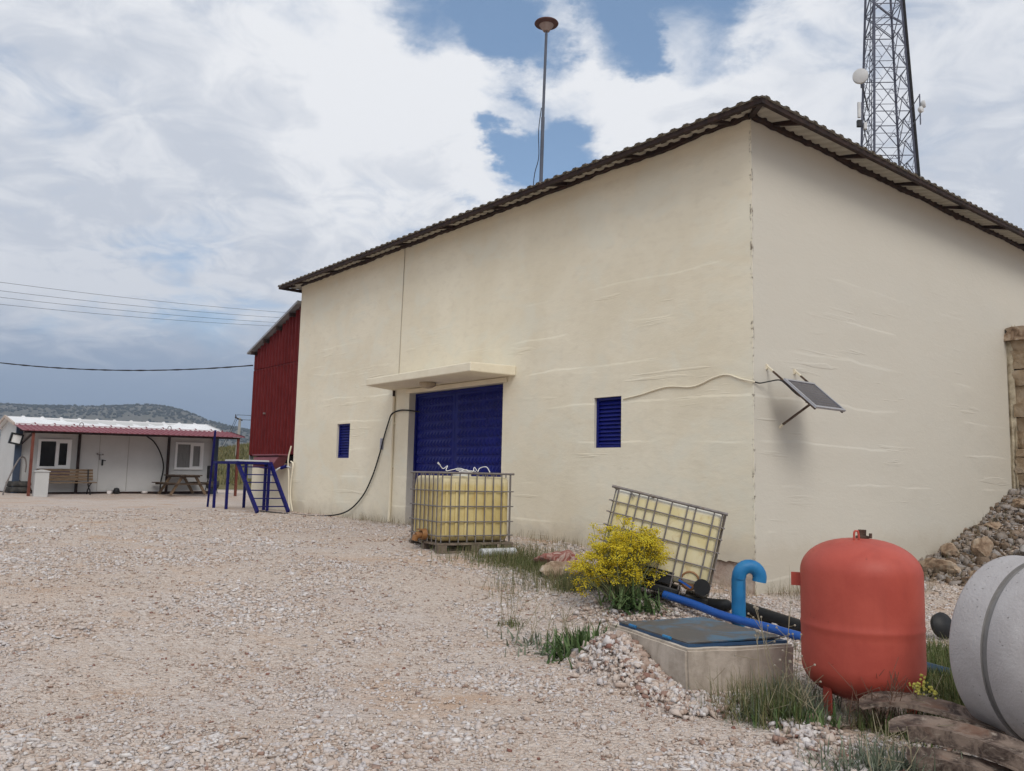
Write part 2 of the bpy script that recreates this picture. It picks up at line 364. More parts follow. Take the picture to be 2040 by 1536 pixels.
def gravel_mat():
    m, g = newmat('gravel', .95, .15); o = g.obj()
    v1 = g.n('ShaderNodeTexVoronoi'); v1.inputs['Scale'].default_value = 30; g.l(o, v1.inputs['Vector'])
    v2 = g.n('ShaderNodeTexVoronoi'); v2.inputs['Scale'].default_value = 75; g.l(o, v2.inputs['Vector'])
    sp = g.n('ShaderNodeSeparateColor'); g.l(v1.outputs['Color'], sp.inputs[0])
    sp2 = g.n('ShaderNodeSeparateColor'); g.l(v2.outputs['Color'], sp2.inputs[0])
    rp = g.n('ShaderNodeValToRGB'); e = rp.color_ramp.elements
    e[0].color = (.37, .285, .24, 1); e[1].color = (.76, .695, .64, 1); e[1].position = 1
    for p, c in ((.25, (.55, .445, .37)), (.5, (.64, .54, .465)), (.75, (.68, .595, .525))): k = e.new(p); k.color = (*c, 1)
    g.l(g.math('ADD', g.math('MULTIPLY', sp.outputs[0], .5), g.math('MULTIPLY', sp2.outputs[0], .5)), rp.inputs[0])
    patch = g.noise(o, .35, 5, .6, .6); red = g.noise(o, .8, 5, .65, .8, None, (5, 3, 0)); gry = g.noise(o, .5, 4, .6, .5, None, (11, 2, 0))
    c = g.mix(g.math('MULTIPLY', g.ss(patch, .45, .7), .45), rp.outputs[0], (.58, .455, .36))
    c = g.mix(g.math('MULTIPLY', g.ss(red, .50, .68), .75), c, (.56, .375, .25))
    c = g.mix(g.math('MULTIPLY', g.ss(gry, .52, .68), .5), c, (.60, .54, .515))
    # dry grass beyond the yard
    sx = g.n('ShaderNodeSeparateXYZ'); g.l(o, sx.inputs[0])
    gn = g.noise(o, .12, 6, .65, .3); g3 = g.noise(o, 1.6, 6, .7)
    grass = g.mix(g.ss(gn, .4, .62), (.10, .095, .035), (.20, .165, .075))
    grass = g.mix(g.math('MULTIPLY', g.ss(g3, .4, .7), .6), grass, (.075, .085, .028))
    far = g.ss(g.math('ADD', sx.outputs[1], g.math('MULTIPLY', gn, 8)), 49, 53)
    c = g.mix(far, c, grass)
    # soil under the weeds and along the bank
    g.l(c, g.b.inputs['Base Color'])
    h = g.math('ADD', g.math('MULTIPLY', v1.outputs['Distance'], -1.0), g.math('ADD', g.math('MULTIPLY', v2.outputs['Distance'], -.5), g.math('MULTIPLY', g.noise(o, 14, 6, .7), .8)))
    g.bump(h, .9, .03)
    return m
ground = npmesh('ground', np.stack([X.ravel(), Y.ravel(), Zt.ravel()], 1), Fg, gravel_mat(), smooth=True)
tag(ground, kind='structure')

# crushed stones: jittered, sheared blocks with flat facets
ph = (1+5**.5)/2
ICO = np.array([(-1, ph, 0), (1, ph, 0), (-1, -ph, 0), (1, -ph, 0), (0, -1, ph), (0, 1, ph), (0, -1, -ph), (0, 1, -ph), (ph, 0, -1), (ph, 0, 1), (-ph, 0, -1), (-ph, 0, 1)])/1.9
ICF = np.array([(0, 11, 5), (0, 5, 1), (0, 1, 7), (0, 7, 10), (0, 10, 11), (1, 5, 9), (5, 11, 4), (11, 10, 2), (10, 7, 6), (7, 1, 8), (3, 9, 4), (3, 4, 2), (3, 2, 6), (3, 6, 8), (3, 8, 9), (4, 9, 5), (2, 4, 11), (6, 2, 10), (8, 6, 7), (9, 8, 1)])
CUB = np.array([(x, y, z) for x in (-1, 1) for y in (-1, 1) for z in (-1, 1)])*.78
CUF = np.array([(0, 1, 3), (0, 3, 2), (4, 6, 7), (4, 7, 5), (0, 4, 5), (0, 5, 1), (2, 3, 7), (2, 7, 6), (0, 2, 6), (0, 6, 4), (1, 5, 7), (1, 7, 3)])
def stones(name, P, size, m, flat=.6, sink=.15, rnd=None, cols=None, blob=False):
    n = len(P)
    BV, BF = (ICO, ICF) if blob else (CUB, CUF); nv = len(BV)
    V = BV[None]*(1+rng.normal(0, .12, (n, nv, 1)))+rng.normal(0, .08 if blob else .30, (n, nv, 3))
    if not blob: V[:, 1::2, :2] *= rng.uniform(.45, .9, (n, 1, 2))
    sc = np.stack([rng.uniform(.7, 1.7, n), rng.uniform(.5, 1.05, n), rng.uniform(.35, .8, n)*flat/.6], 1); V = V*sc[:, None, :]
    # tilt then spin
    t = rng.normal(0, .4, n); ct, st = np.cos(t)[:, None], np.sin(t)[:, None]
    y, z = V[:, :, 1]*ct-V[:, :, 2]*st, V[:, :, 1]*st+V[:, :, 2]*ct; V[:, :, 1], V[:, :, 2] = y, z
    a = rng.uniform(0, 2*np.pi, n); ca, sa = np.cos(a)[:, None], np.sin(a)[:, None]
    x, y = V[:, :, 0]*ca-V[:, :, 1]*sa, V[:, :, 0]*sa+V[:, :, 1]*ca; V[:, :, 0], V[:, :, 1] = x, y
    V = V*(size[:, None, None]*.5); V += P[:, None, :]; V[:, :, 2] += (size*(.30-sink))[:, None]
    Fc = (BF[None]+(np.arange(n)*nv)[:, None, None]).reshape(-1, 3)
    r = rng.uniform(0, 1, n) if rnd is None else rnd
    return npmesh(name, V.reshape(-1, 3), Fc, m, attr=np.repeat(r, nv))
M_STONE = mat('crushed_limestone', [(.23, .11, .085), (.38, .28, .225), (.54, .44, .37), (.58, .505, .45), (.55, .505, .49), (.71, .67, .64)], attr='rnd', rough=.95, spec=.15, bump=.4, bscale=60)
def scat(n, depth_lo, depth_hi, power=1.0):
    """points on the yard in a wedge round the camera"""
    dd = depth_lo+(depth_hi-depth_lo)*rng.uniform(0, 1, n)**power; tx = rng.uniform(-.66, .62, n)
    return tx*dd, dd
def yard_ok(x, y):
    px, py = x-A.x, y-A.y; s = px*dS.x+py*dS.y; v = px*nV.x+py*nV.y
    ok = ~((v < .02) & (s > -.02))
    px, py = x-1.35, y-6.4                                           # inside the manhole block
    ok &= ~((px*.95+py*.30 > 0) & (px*.95+py*.30 < .95) & (-px*.30+py*.95 > 0) & (-px*.30+py*.95 < 1.15))
    return ok
xs_, ys_, sz_, rr_ = [], [], [], []
for (n, lo, hi, pw, s0, s1) in ((34000, 3.9, 7.0, .8, .012, .062), (42000, 6.5, 12.0, .8, .018, .066), (40000, 11, 24, .8, .026, .085)):
    x, y = scat(n, lo, hi, pw); k = np.array([mnoise.noise(Vector((a*.55, b*.55, 7)))+.6*mnoise.noise(Vector((a*1.7, b*1.7, 2))) for a, b in zip(x, y)])
    size = (s0+(s1-s0)*rng.beta(1.3, 4.2, n))*(1+.55*np.clip(k, -.7, 1))
    red = np.array([mnoise.noise(Vector((a*.75+9, b*.75, 4)))+.4*mnoise.noise(Vector((a*2.3, b*2.3, 8))) for a, b in zip(x, y)])
    keep = yard_ok(x, y) & (rng.uniform(0, 1, n) < (.74+.7*k)*(1-.75*np.clip((red-.12)*4, 0, 1)))
    xs_.append(x[keep]); ys_.append(y[keep]); sz_.append(size[keep]); rr_.append(np.clip(rng.beta(2.6, 2.0, keep.sum())+.18*k[keep], 0, 1))
x = np.concatenate(xs_); y = np.concatenate(ys_); size = np.concatenate(sz_)
def gz(x, y):
    return zg(x, y)+np.array([mnoise.noise(Vector((a*1.3, b*1.3, 0)))*.03+mnoise.noise(Vector((a*4.1, b*4.1, 3)))*.012 for a, b in zip(x, y)])
tag(stones('gravel_stones', np.stack([x, y, gz(x, y)], 1), size, M_STONE, flat=.46, rnd=np.concatenate(rr_)), 'loose crushed limestone scattered over the pinkish beige yard', 'gravel', kind='stuff')
# a ridge of coarser rubble thrown up along the edge of the drive
def along(path, n, spread):
    path = np.array(path); t = rng.uniform(0, len(path)-1.001, n); i = t.astype(int); f = (t-i)[:, None]
    return path[i]*(1-f)+path[i+1]*f + rng.normal(0, 1, (n, 2))*spread
P2 = np.concatenate([along([(1.38, 6.05), (1.12, 6.6), (.95, 7.0), (.86, 7.35)], 2300, .12), along([(1.2, 5.9), (1.55, 6.15), (1.85, 6.2)], 500, .07), along([(1.9, 5.9), (1.95, 5.3), (2.15, 4.8), (2.4, 4.3)], 800, .10), along([(.9, 9.4), (2.2, 9.5)], 500, .3)])
P2 = P2[yard_ok(P2[:, 0], P2[:, 1])]
tag(stones('rubble', np.column_stack([P2, gz(P2[:, 0], P2[:, 1])+rng.uniform(0, .03, len(P2))]), .022+.085*rng.beta(1.1, 5.2, len(P2)), M_STONE, flat=.7, rnd=rng.beta(1.3, 1.25, len(P2))), 'coarse pale and reddish rubble heaped against the concrete chamber', 'rubble', kind='stuff')

# ================================================================== main building
B = thing('concrete_building', (A.x, A.y, 0), 'large cream plastered hall with blue steel door and corrugated hip roof', 'building')
LF, LR, HW = 15.78, 14.0, 6.74
W2, W1, DO = (2.66, 3.32, 1.69, 2.58), (12.39, 13.11, 1.54, 2.45), (5.95, 9.52, -.7, 3.06)
w = MB(MF); jr = random.Random(3)
sc = sorted(set([0, LF, W2[0], W2[1], W1[0], W1[1], DO[0], DO[1]])); zc_ = sorted([.4, HW, W2[2], W2[3], W1[2], W1[3], DO[3]])
def hole(s, z): return any(a < s < b and c < z < d for a, b, c, d in (W1, W2, DO))
for i in range(len(sc)-1):
    for j in range(len(zc_)-1):
        a, b, c, d = sc[i], sc[i+1], zc_[j], zc_[j+1]
        if hole((a+b)/2, (c+d)/2): continue
        w.add([(a, 0, c), (b, 0, c), (b, 0, d), (a, 0, d)], [(0, 1, 2, 3)])
    a, b = sc[i], sc[i+1]
    if hole((a+b)/2, .2): continue
    k = max(1, int((b-a)/.05)); pts = []
    for q in range(k+1):
        s = a+(b-a)*q/k; bot = -.6 if s > 3.9 else -.02+.035*mnoise.noise(Vector((s*5, 0, 1)))+.03*mnoise.noise(Vector((s*17, 2, 0)))-.6*max(0, min(1, (s-3.3)/.6))
        pts.append((s, bot))
    for q in range(k):
        (s0, b0), (s1, b1) = pts[q], pts[q+1]; w.add([(s0, 0, b0), (s1, 0, b1), (s1, 0, .4), (s0, 0, .4)], [(0, 1, 2, 3)])
for a, b, c, d in (W1, W2, DO):                                       # reveals
    dp = -.32
    w.add([(a, 0, c), (a, dp, c), (a, dp, d), (a, 0, d)], [(0, 1, 2, 3)]); w.add([(b, 0, c), (b, dp, c), (b, dp, d), (b, 0, d)], [(0, 1, 2, 3)])
    w.add([(a, 0, d), (a, dp, d), (b, dp, d), (b, 0, d)], [(0, 1, 2, 3)]); w.add([(a, 0, c), (a, dp, c), (b, dp, c), (b, 0, c)], [(0, 1, 2, 3)])
w.add([(0, 0, -.9), (0, -LR, -.9), (0, -LR, HW), (0, 0, HW)], [(0, 1, 2, 3)]); w.add([(LF, 0, -.9), (LF, -LR, -.9), (LF, -LR, HW), (LF, 0, HW)], [(0, 1, 2, 3)])
w.add([(0, -LR, -.9), (LF, -LR, -.9), (LF, -LR, HW), (0, -LR, HW)], [(0, 1, 2, 3)])
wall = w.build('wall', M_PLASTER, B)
fd = MB(MF)
ks = 60
top = []
for q in range(ks+1):
    s = -.0+4.0*q/ks
    for (vv, zz_) in ((-.05, .12), (-.035+.02*mnoise.noise(Vector((s*6, 1, 0))), -.1), (-.01+.04*mnoise.noise(Vector((s*4, 7, 0))), -.32), (.03+.05*mnoise.noise(Vector((s*4, 3, 0))), -.55), (.05, -.9)): top.append((s, vv, zz_))
fd.add(top, [(q*5+k, q*5+k+1, q*5+k+6, q*5+k+5) for q in range(ks) for k in range(4)])
fd.build('foundation', mat('rough_foundation', [(.25, .17, .13), (.42, .33, .27), (.50, .43, .36)], 5, .95, 1.0, 16, dist=.6), B)
# roof: hipped corrugated sheets
OV, ZE, PT = .64, 6.625, math.tan(R_(10.5))
S0, S1, R0, R1 = -OV, 16.1, -OV, LR+OV
def slope(which):
    m = MB(MF); lo = MB(MF)
    length = (S1-S0) if which in 'FB' else (R1-R0); half = (R1-R0)/2
    pitch = .25; prof = []
    t = 0
    while t < length-.01:
        for du, h in ((0, 0), (.07, 0), (.10, .03), (.18, .03), (.21, 0)): prof.append((min(t+du, length), h))
        t += pitch
    prof.append((length, 0)); V, Fq, V2 = [], [], []
    for u, h in prof:
        for run in (0, min(u, length-u, half)):
            z = ZE+run*PT
            if which == 'F': P = (S0+u, OV-run)
            elif which == 'B': P = (S0+u, -R1+run)
            elif which == 'R': P = (S0+run, OV-u)
            else: P = (S1-run, OV-u)
            V.append((P[0], P[1], z+h)); V2.append((P[0], P[1], z+h-.012))
    Fq = [(2*i, 2*i+1, 2*i+3, 2*i+2) for i in range(len(prof)-1)]
    m.add(V, Fq); lo.add(V2, Fq)
    return m, lo
for k in 'FRBL':
    a, b = slope(k); a.build('roof', M_ROOFTOP, B); b.build('roof_lining', M_ROOFUND, B)
hp = MB(MF); apex = 7.3
for (c0, c1) in (((S0, OV), (S0+apex, OV-apex)), ((S1, OV), (S1-apex, OV-apex))):
    t_ = .03; hp.bar((c0[0]+(c1[0]-c0[0])*t_, c0[1]+(c1[1]-c0[1])*t_, ZE+t_*apex*PT+.045), (c1[0], c1[1], ZE+apex*PT+.045), .20, .018)
hp.build('ridge_cap', M_DARKSTEEL, B)
# eaves steelwork: outer rail, ragged sealing strip on the wall head, outriggers
rail = MB(MF)
rail.box((S0+.03, OV-.10, ZE-.085), (S1-.03, OV-.03, ZE-.012)); rail.box((S0+.03, -R1+.1, ZE-.085), (S0+.10, OV-.10, ZE-.012))
rail.box((S1-.10, -R1+.1, ZE-.085), (S1-.03, OV-.10, ZE-.012))
rail.build('eaves_rail', M_DARKSTEEL, B)
inn = MB(MF); jag = random.Random(11)
def ragged(length, fn, seed):
    k = int(length/.07); V = []
    for q in range(k+1):
        u = length*q/k; d = .045*mnoise.noise(Vector((u*.8, seed, 0)))+.03*mnoise.noise(Vector((u*5, seed, 4)))
        for (o_, z) in ((.012, HW+.05), (.085, HW+.02), (.075, HW-.065+d), (.012, HW-.08+d)): V.append(fn(u, o_, z))
    Fq = []
    for q in range(k):
        for a in range(4): Fq.append((q*4+a, q*4+(a+1) % 4, q*4+4+(a+1) % 4, q*4+4+a))
    inn.add(V, Fq)
ragged(LF, lambda u, o_, z: (u, o_, z), 1); ragged(LR, lambda u, o_, z: (-o_, -u, z), 2)
inn.build('wall_head_seal', M_DARKSTEEL, B)
br = None
for k in range(9):
    s = .35+k*1.86; br = MB(MF); br.bar((s, .0, HW-.0), (s, OV-.06, ZE-.05), .06, .07); br.build('outrigger', M_DARKSTEEL, B)
for k in range(7):
    r = .5+k*1.95; br = MB(MF); br.bar((0, -r, HW-.0), (-OV+.06, -r, ZE-.05), .06, .07); br.build('outrigger', M_DARKSTEEL, B)
br = MB(MF); br.bar((0, 0, HW-.01), (S0+.06, OV-.06, ZE-.05), .08, .09); br.build('outrigger', M_DARKSTEEL, B); br = MB(MF); br.bar((LF, 0, HW), (S1-.06, OV-.06, ZE-.05), .06, .07); br.build('outrigger', M_DARKSTEEL, B)
# second thin rail between wall and eaves
r2 = MB(MF); r2.bar((0, .26, HW-.03), (LF, .26, HW-.03), .045, .045); r2.build('middle_rail', M_DARKSTEEL, B)
# canopy over the door
cp = MB(MF)
z0, z1 = 3.14, 3.32
cp.add([(5.55, 0, z0+.02), (10.35, 0, z0+.04), (9.55, 1.15, z0), (5.52, 1.15, z0), (5.55, 0, z1+.04), (10.35, 0, z1+.02), (9.55, 1.15, z1-.02), (5.52, 1.15, z1)], [(0, 3, 2, 1), (4, 5, 6, 7), (0, 1, 5, 4), (1, 2, 6, 5), (2, 3, 7, 6), (3, 0, 4, 7)])
cp.build('canopy', M_CREAM, B, bevel=.02)
lin = MB(MF); lin.box((5.80, .004, 3.05), (9.62, .05, 3.15)); lin.build('lintel', M_CREAM, B, bevel=.01)
lp = MB(MF); lp.lathe([(.19, 0), (.19, -.03), (.17, -.07), (.10, -.11), (.0, -.125)], (7.9, .55, 3.14), n=24); lp.build('canopy_lamp', mat('lamp_cover', [(.38, .30, .2), (.46, .38, .27)], 3, .4), B, smooth=True)
# blue steel door with pressed pyramids
dr = MB(MF); dv = -.22
dr.box((DO[0]-.0, dv-.05, -.3), (DO[1], dv, 3.055))
cw, chh = .128, .196
for (a, b) in ((6.03, 7.9), (8.02, 9.44)):
    ncol = int((b-a)/cw)
    for i in range(ncol):
        for j in range(14):
            s0 = a+i*cw+.008; s1 = s0+cw-.016; q0 = .2+j*chh+.014; q1 = q0+chh-.03
            dr.add([(s0, dv, q0), (s1, dv, q0), (s1, dv, q1), (s0, dv, q1), ((s0+s1)/2, dv+.055, (q0+q1)/2-.02)], [(0, 1, 4), (1, 2, 4), (2, 3, 4), (3, 0, 4)])
dr.build('door', M_BLUE, B)
fr = MB(MF)
fr.box((7.93, dv, -.2), (7.99, dv+.006, 3.04)); fr.box((5.955, dv, -.2), (6.01, dv+.05, 3.05)); fr.box((9.46, dv, -.2), (9.515, dv+.05, 3.05)); fr.box((6.01, dv, 2.99), (9.46, dv+.05, 3.05))
fr.build('door_frame', M_BLUE, B)
for (a, b, c, d) in (W1, W2):
    f = MB(MF); q = -.12
    f.box((a, q, c), (a+.05, q+.06, d)); f.box((b-.05, q, c), (b, q+.06, d)); f.box((a+.05, q, c), (b-.05, q+.06, c+.05)); f.box((a+.05, q, d-.05), (b-.05, q+.06, d))
    fo = f.build('window', M_BLUE, B)
    l = MB(MF); k = 11
    for i in range(k):
        z = c+.06+(d-c-.12)*i/k
        l.par((a+.05, q+.045, z), (b-a-.1, 0, 0), (0, -.05, .075), (0, .004, .005))
    l.box((a+.05, q-.03, c+.05), (b-.05, q-.01, d-.05)); l.build('louvre', M_BLUE, fo)

# cables, pipes and notices fixed to the building
def cable(name, pts, r, m, label, cat, n=8, fr=None, group=None):
    c = MB(fr); c.tube(curve(pts, n), r, 6); return tag(c.build(name, m, smooth=True), label, cat, group)
cable('wall_cable', [(9.95, .012, 6.66), (9.97, .014, 5.6), (10.0, .012, 4.6), (10.02, .012, 3.34)], .008, mat('painted_cable', [(.36, .32, .26), (.46, .42, .34)], 6, .7), 'thin grey cable running straight down from the eaves to the canopy', 'cable', fr=MF)
pt = thing('wall_conduit', MF @ Vector((10.17, .03, 0)), 'cream painted vertical pipe fixed to the wall left of the blue door', 'pipe')
c = MB(MF); c.tube([(10.16, .045, 3.02), (10.165, .045, 1.5), (10.17, .045, .02)], .038, 10); c.build('pipe', M_CREAM, pt, smooth=True)
c = MB(MF); c.tube([(10.16, .045, 3.16), (10.16, .045, 3.02)], .03, 8); c.build('rusty_end', M_DARKSTEEL, pt, smooth=True)
for z in (1.30, 2.35): c = MB(MF); c.box((10.105, .0, z), (10.23, .03, z+.035)); c.build('clip', M_CREAM, pt)
cable('door_cable', [(9.3, -.16, 2.62), (9.6, .03, 2.66), (9.95, .03, 2.66), (10.15, .09, 2.58), (10.35, .05, 2.40), (10.55, .04, 2.05), (10.75, .04, 1.6), (11.05, .05, 1.05), (11.5, .06, .55), (12.2, .10, .16), (12.9, .35, .02), (13.8, .75, .02), (15.6, 1.0, .03)], .019, M_CABLE, 'black cable looping down the wall from the door to the gravel', 'cable', fr=MF)
cable('panel_cable', [(2.60, .015, 2.52), (2.2, .015, 2.57), (1.65, .015, 2.66), (1.1, .015, 2.63), (.7, .015, 2.74), (.45, .015, 2.765), (.2, .015, 2.68), (.0, .03, 2.63), (-.02, -.0, 2.62)], .013, M_CREAM, 'cream painted cable wandering from the louvred window to the wall corner', 'cable', fr=MF)
cable('panel_lead', [(-.02, -.01, 2.62), (-.05, -.1, 2.61), (-.12, -.22, 2.64), (-.24, -.30, 2.66), (-.33, -.32, 2.60), (-.50, -.33, 2.44), (-.60, -.40, 2.36)], .011, M_CABLE, 'black lead from the wall corner to the underside of the solar panel', 'cable', fr=MF)
nb = thing('paper_notice', MF @ Vector((10.7, .003, 1.7)), 'small faded paper notice stuck on the wall behind the black cable', 'notice')
c = MB(MF); c.box((10.63, .002, 1.74), (10.80, .005, 2.02)); c.build('sheet', mat('notice_paper', [(.36, .36, .42), (.44, .43, .47)], 20, .8), nb)
c = MB(MF)
for i in range(8):
    z = 1.99-i*.032; a = 10.645
    while a < 10.77:
        q = jr.uniform(.01, .035); c.box((a, .005, z-.014), (min(a+q, 10.785), .0065, z)); a += q+.012
c.build('print', mat('notice_print', [(.07, .07, .11), (.10, .10, .14)], 5, .8), nb)

# ------------------------------------------------------------------ solar panel on the right wall
spn = thing('solar_panel', MR @ Vector((.7, 0, 2.4)), 'small tilted solar panel on rusty brackets beside the wall corner', 'solar panel')
def bp(r, t): return Vector((r, .0+.80*t, 2.90-.70*t))              # along a bracket, t 0..1 outwards and down
for r in (.34, 1.08):
    c = MB(MR); c.bar(bp(r, .14), bp(r, .99), .026, .026); c.build('bracket', M_RUST, spn)
    c = MB(MR); c.bar(bp(r, 0)+Vector((0, 0, 0)), bp(r, .14), .03, .03); c.box((r-.02, 0, 2.84), (r+.02, .02, 2.92)); c.build('bracket_foot', M_CREAM, spn)
c = MB(MR); c.bar((.66, .06, 2.03), (.66, .60, 2.36), .028, .028); c.bar((.36, .60, 2.36), (1.07, .60, 2.36), .022, .022); c.build('strut', M_RUST, spn)
c = MB(MR); c.bar((.66, 0, 1.98), (.66, .06, 2.03), .03, .03); c.build('strut_foot', M_CREAM, spn)
nrm = Vector((0, .70, .80)).normalized()*.03; a0 = bp(.31, .36); ux = Vector((.80, 0, 0)); uy = bp(0, 1.0)-bp(0, .36)
c = MB(MR); tk = nrm
for (o_, x, y) in ((a0, ux, uy*.055), (a0+uy*.945, ux, uy*.055), (a0+uy*.055, ux*.045, uy*.89), (a0+ux*.955+uy*.055, ux*.045, uy*.89)): c.par(o_+tk*.6, x, y, tk*1.0)
c.build('frame', M_ALU, spn)
c = MB(MR); c.par(a0+ux*.045+uy*.055+tk*.7, ux*.91, uy*.89, tk*.6); pc = c.build('cell_sheet', M_SOLARCELL, spn)
c = MB(MR)
for i in range(1, 9): c.par(a0+ux*.05+uy*(.055+.89*i/9)+tk*1.3, ux*.90, uy*.006, tk*.05)
c.build('cell_lines', mat('cell_line', [(.10, .10, .12), (.13, .13, .15)], 5, .4), pc)
c = MB(MR); c.box((.60, .48, 2.33), (.74, .58, 2.385)); c.build('junction_box', M_BLACK, spn)

# ------------------------------------------------------------------ corrugated red lean-to at the left end
SH = thing('corrugated_shed', MF @ Vector((17.5, -.1, 0)), 'tall dark red corrugated lean-to against the left end of the hall', 'shed')
sv_ = -.10
def shed_top(s): return 6.10-(s-15.9)*(6.10-5.02)/(19.35-15.9)
def corr(m, a, b, zlo, zhi, pitch=.235, dep=.06):
    u = a; V = []
    while u < b-.005:
        for du, h in ((0, 0), (.09, 0), (.125, dep), (.175, dep), (.21, 0)):
            if u+du < b: V.append((u+du, sv_+h))
        u += pitch
    V.append((b, sv_)); P = []
    for (s, vv) in V: P += [(s, vv, zlo), (s, vv, zhi(s) if callable(zhi) else zhi)]
    m.add(P, [(2*i, 2*i+1, 2*i+3, 2*i+2) for i in range(len(V)-1)])
c = MB(MF); corr(c, 15.80, 19.35, 4.46, shed_top)
c.add([(19.35, sv_, 1.62), (19.35, -5, 1.62), (19.35, -5, 5.0), (19.35, sv_, 5.0)], [(0, 1, 2, 3)]); c.add([(15.82, -5, 0), (19.35, -5, 0), (19.35, -5, 5.0), (15.82, -5, 6.1)], [(0, 1, 2, 3)])
c.build('wall', M_REDSHEET, SH)
for (a, b) in ((15.80, 18.13), (18.17, 19.33)):
    c = MB(MF); corr(c, a, b, 1.66, 4.42); dd = c.build('door', M_REDSHEET, SH)
    if a > 17: c = MB(MF); c.box((18.19, sv_+.02, 2.95), (18.28, sv_+.07, 3.0)); c.build('latch', M_GALV, dd)
c = MB(MF); c.box((15.80, sv_-.02, 4.38), (19.34, sv_+.02, 4.45)); c.build('rail', M_REDSHEET, SH); c = MB(MF); c.box((18.12, sv_-.04, 1.64), (18.18, sv_+.0, 4.38)); c.build('door_gap', M_DARKSTEEL, SH)
c = MB(MF); c.box((19.35, sv_-.12, .9), (19.41, sv_-.0, 5.0)); c.build('corner_post', M_GREYSHEET, SH)
c = MB(MF); z_ = .05
c.add([(15.80, .12, 6.16), (19.55, .12, 4.99), (19.55, -5.1, 4.99), (15.80, -5.1, 6.16), (15.80, .12, 6.24), (19.55, .12, 5.05), (19.55, -5.1, 5.05), (15.80, -5.1, 6.24)], [(0, 3, 2, 1), (4, 5, 6, 7), (0, 1, 5, 4), (1, 2, 6, 5), (2, 3, 7, 6), (3, 0, 4, 7)])
c.build('roof', M_GREYSHEET, SH)
for k in range(4):
    c = MB(MF); s = 16.3+k*.95; c.box((s, -.1, shed_top(s)-.14), (s+.07, .11, shed_top(s)-.03)); c.build('purlin', M_DARKSTEEL, SH)
c = MB(MF)
c.add([(16.15, -.02, 1.62), (18.0, -.02, 1.62), (18.0, .30, 1.58), (16.15, .30, 1.58), (16.45, .05, 1.22), (17.75, .05, 1.22), (17.8, .40, 1.28), (16.4, .40, 1.28)], [(0, 1, 2, 3), (4, 7, 6, 5), (0, 4, 5, 1), (1, 5, 6, 2), (2, 6, 7, 3), (3, 7, 4, 0)])
c.box((16.1, -.02, 1.62), (18.05, .34, 1.66))
c.build('chute', M_REDSHEET2, SH)
c = MB(MF); c.box((15.80, -5, -.3), (19.2, sv_-.05, 1.40)); c.build('plinth', M_CREAM, SH)
c = MB(MF); c.box((15.82, -4.9, 1.40), (19.3, sv_-.25, 1.62)); c.build('floor_gap_shade', M_BLACK, SH)  # black box standing in for the darkness of the open gap under the shed
for i, (pts, lb) in enumerate((([(15.86, .05, 1.9), (15.95, .08, 1.5), (15.85, .08, 1.0), (15.80, .08, .5), (15.6, .12, .04)], 'pale cable hanging at the left wall corner, nearest the red shed'), ([(15.80, .06, 1.45), (15.62, .07, 1.35), (15.70, .07, .9), (15.66, .08, .4), (15.35, .14, .03)], 'pale cable hanging at the left wall corner, nearest the window'))):
    cable('hanging_cable', pts, .022, M_CREAM, lb, 'cable', fr=MF)
cable('power_lead', [(15.8, .08, 1.28), (16.0, .14, 1.30), (16.15, .3, 1.22), (16.3, .42, 1.0), (16.25, .45, .85)], .02, M_PVCPIPE, 'short pale lead with blue plug hanging by the ladder', 'cable', fr=MF)
pl = MB(MF); pl.tube([(15.95, .12, 1.31), (16.12, .22, 1.25)], .05, 8); tag(pl.build('cable_plug', M_BLUESTEEL, smooth=True), 'blue cable plug between the ladder and the cream wall', 'plug')

# ------------------------------------------------------------------ blue steel platform and ladder in front of the shed
PF = thing('steel_platform', MF @ Vector((17.3, .9, 0)), 'navy blue steel platform with sloping ladder below the red shed', 'platform')
zd = 1.38
c = MB(MF)
for (a, b) in (((16.4, .38, zd), (18.45, .38, zd)), ((16.4, 1.42, zd), (18.45, 1.42, zd)), ((16.4, .38, zd), (16.4, 1.42, zd)), ((18.45, .38, zd), (18.45, 1.42, zd)), ((17.4, .38, zd), (17.4, 1.42, zd))): c.bar(a, b, .06, .07)
c.build('deck_frame', M_BLUESTEEL, PF)
for (s, v) in ((18.0, 1.46), (17.25, 1.36), (18.3, .42), (16.75, .42), (16.3, .5)):
    c = MB(MF); c.bar((s, v, -.05), (s, v, zd-.03), .07, .07); c.build('leg', M_BLUESTEEL, PF)
c = MB(MF); c.bar((18.62, 1.43, -.02), (17.2, 1.83, 2.3), .06, .06); c.build('rail_post', M_BLUESTEEL, PF)
tops = ((16.55, 1.36, zd), (16.42, .42, zd)); bots = ((14.85, 1.38, .03), (15.05, .40, .03))
for a, b in zip(tops, bots):
    c = MB(MF); c.bar(a, b, .07, .11); c.build('stringer', M_BLUESTEEL, PF)
for k in range(6):
    t = (k+.55)/6.2; a = Vector(tops[0]).lerp(Vector(bots[0]), t); b = Vector(tops[1]).lerp(Vector(bots[1]), t)
    c = MB(MF); c.bar(a, b, .05, .03); c.build('rung', M_BLUESTEEL, PF)
bd = MB(MF); bd.box((16.5, .42, zd+.037), (17.6, 1.35, zd+.085)); tag(bd.build('white_board', M_DIRTYWHITE, bevel=.01), 'pale board lying on the deck of the blue platform', 'board')

